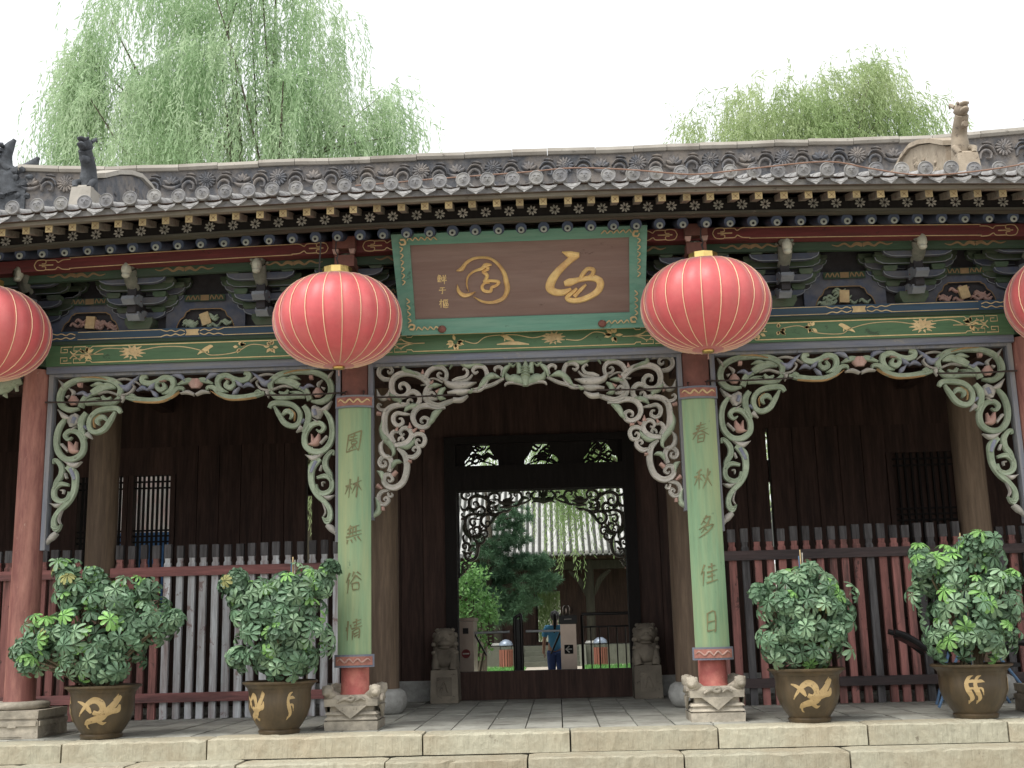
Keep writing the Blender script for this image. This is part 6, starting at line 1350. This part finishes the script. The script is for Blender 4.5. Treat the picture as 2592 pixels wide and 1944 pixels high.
nl += willow(7.3, 19, -.4, 16, [(6.4, 18.5, 14.0, .9, 1.2, 1.7), (8.0, 18.5, 13.8, .9, 1.2, 1.9), (7.2, 18.5, 13.6, 1.6, 1.2, 1.4), (9.4, 18.5, 13.8, .7, .9, 2.3), (10.6, 18.5, 12.9, .7, 1.0, 2.0), (4.5, 18.5, 12.2, .25, .4, 2.4), (5.5, 18.4, 13.3, .6, .7, 1.6), (7.4, 18.3, 12.9, 2.4, 1.6, 1.0), (8, 18.3, 12.3, 2.9, 1.6, 1.0), (7.8, 18.3, 11.6, 3.2, 1.6, 1.0)], 'willow_c', 'smaller yellow-green weeping willow behind the tan roof beast', 190, 18, 32, L=(1.2, 2.8), limbs=5, clear=4)[1]
nl += willow(-14.6, 16, -.4, 14, [(-14.3, 15.5, 10.6, 2.0, 2, 2.4)], 'willow_b', 'willow at the far end of the ridge behind the dragon ridge end', 40, 12, 33, clear=4)[1]
nl += willow(4.8, 25.5, -.4, 11, [(3.0, 25, 7.8, 2.2, 1.8, 1.6), (1.2, 25, 6.8, 1.0, 1.2, 1.2)], 'willow_a', 'willow inside the courtyard trailing over the pavilion roof', 60, 12, 34, L=(2.2, 4.2), clear=2.6, limbs=5)[1]
nl += willow(1.0, 44, -.4, 9, [(-.1, 42, 4.0, 1.0, 1.2, 1.6), (-.1, 41.5, 3.2, .8, 1.2, 1.2), (0.3, 42, 5.0, 2.6, 2, 2), (-3, 43, 8.5, 3, 2, 3), (3, 43, 8.5, 3, 2, 3), (0, 43, 9, 3, 2, 3)], 'willow_a', 'far willow seen through the pavilion doorway', 150, 11, 35, L=(2.5, 4.8), clear=.3, limbs=4)[1]
for (X, Y, lb, sd) in ((-6.3, 19.5, 'willow glimpsed through the gap in the wall by the grey fence', 36), (6.9, 22.5, 'willow glimpsed through the narrow gap in the wall by the red fence', 37)):
    nl += willow(X, Y, -.4, 8, [(X, Y-.5, 6.0, 1.8, 1.5, 1.9)], 'willow_c', lb, 26, 9, sd, L=(2, 4.5), clear=.6, limbs=4, lsz=(.2, .04))[1]
# pine with soft needle pads and a broad-leaved shrub
rng = np.random.default_rng(5)
pc = P(1290, 1440, 17)
e = thing('pine_tree', 'dark soft-needled pine in the courtyard before the pavilion', 'pine', at=(pc.x-.6, 17, -.4)); PX = pc.x-.55
mb = MB(); mb.tube([(PX-.2, 17, -.4), (PX-.1, 17, 1.2), (PX+.1, 17, 2.6), (PX, 17, 4.3)], [.14, .11, .08, .03], 10, 5); mb.build('trunk', 'bark', e, True)
B, D = [], []
for (x, y, rx, rz) in ((1330, 1480, .75, .28), (1270, 1440, .65, .3), (1290, 1360, .5, .32), (1300, 1310, .42, .3), (1350, 1420, .5, .22), (1250, 1520, .6, .28), (1210, 1480, .5, .28), (1320, 1530, .5, .18), (1275, 1560, .5, .14), (1240, 1390, .4, .25), (1380, 1470, .45, .2)):
    c = P(x, y, 17); mb = MB(); mb.tube([(PX, 17, c.z-.15), ((PX+c.x)/2, 17, c.z-.05), (c.x, 17, c.z)], [.035, .03, .012], 6, 3); mb.build('branch', 'bark', e)
    for k in range(46):
        d = rng.normal(size=3); d /= np.linalg.norm(d); q = np.array(c)+d*np.array([rx, .55, rz])*rng.random()**.4
        nn = 70; dd = rng.normal(size=(nn, 3))+np.array([0, 0, .5])+d*.6; B.append(np.repeat(q[None], nn, 0)); D.append(dd)
link('crown', leaves_mesh('crown', np.concatenate(B), np.concatenate(D), .17, .013, 'pine', rng), e, 'stuff')
bc = P(1205, 1500, 14)
e = thing('garden_shrub', 'bright broad-leaved shrub behind the no-entry turnstile', 'shrub', at=(bc.x-.2, 14, -.4))
mb = MB()
for k in range(5): mb.tube([(bc.x-.2+.04*k, 14, -.4), (bc.x-.3+.12*k, 14, .6), (bc.x-.5+.22*k, 14, 1.7)], [.03, .022, .008], 6, 3)
mb.build('stems', 'bark', e); B, D = [], []
for k in range(130):
    d = rng.normal(size=3); d /= np.linalg.norm(d); q = np.array((bc.x-.2, 14, 1.35))+d*np.array([.62, .5, 1.05])*rng.random()**.35
    nn = 16; B.append(q+rng.normal(size=(nn, 3))*.10); D.append(rng.normal(size=(nn, 3))+np.array([0, -.3, -.5]))
link('foliage', leaves_mesh('foliage', np.concatenate(B), np.concatenate(D), .11, .06, 'bush', rng), e, 'stuff')

# ================================================================ SMALL THINGS
pts = [(1100, 453), (1326, 436), (1456, 425), (1600, 430), (1692, 438), (1770, 441), (1900, 427), (2090, 409), (2200, 426), (2300, 441), (2400, 441), (2540, 424), (2640, 405)]
cb_ = [P(x, y, -1.62 if x > 1500 else -1.50) for x, y in pts]
mb = MB(); mb.tube([P(900, 470, -1.3), P(1000, 462, -1.4)]+cb_, .007, 6, 4); tag(mb.build('eave_cable', 'cable'), 'thin rust-brown cable looped along the roof tile ends', 'cable')
X = 4.70; Y = .95
e = thing('folding_chair', 'dark folding recliner with blue legs half hidden behind the largest pot', 'chair', at=(X, Y, 0))
mb = MB(); mb.tube([(X-.80, Y, .80), (X-.66, Y, .74), (X-.40, Y-.02, .56)], [.03, .035, .035], 10, 4); mb.tube([(X-.76, Y+.4, .80), (X-.62, Y+.4, .74), (X-.40, Y+.4, .56)], [.03, .035, .035], 10, 4); mb.build('back_bar', 'black_plastic', e, True)
mb = MB(); mb.box(X-.74, X-.35, Y+.02, Y+.38, .64, .67, Matrix.Rotation(rad(28), 3, 'Y')); mb.build('backrest', 'black_plastic', e)
mb = MB(); mb.box(X-.1, X+.5, Y, Y+.4, .40, .44); mb.build('seat', 'black_plastic', e)
mb = MB(); mb.tube([(X+.25, Y-.05, .62), (X+.5, Y-.05, .66), (X+.68, Y-.05, .60)], [.03, .04, .035], 10, 4); mb.build('armrest', 'black_plastic', e, True)
for dx, dy in ((-.42, -.05), (.62, -.05), (-.3, .42), (.5, .42)):
    mb = MB(); mb.tube([(X+dx*.35, Y+dy, .58), (X+dx, Y+dy, 0)], .016, 8); mb.build('leg', 'blue_metal', e)
print('willow leaves', nl, 'objects', len(bpy.data.objects))
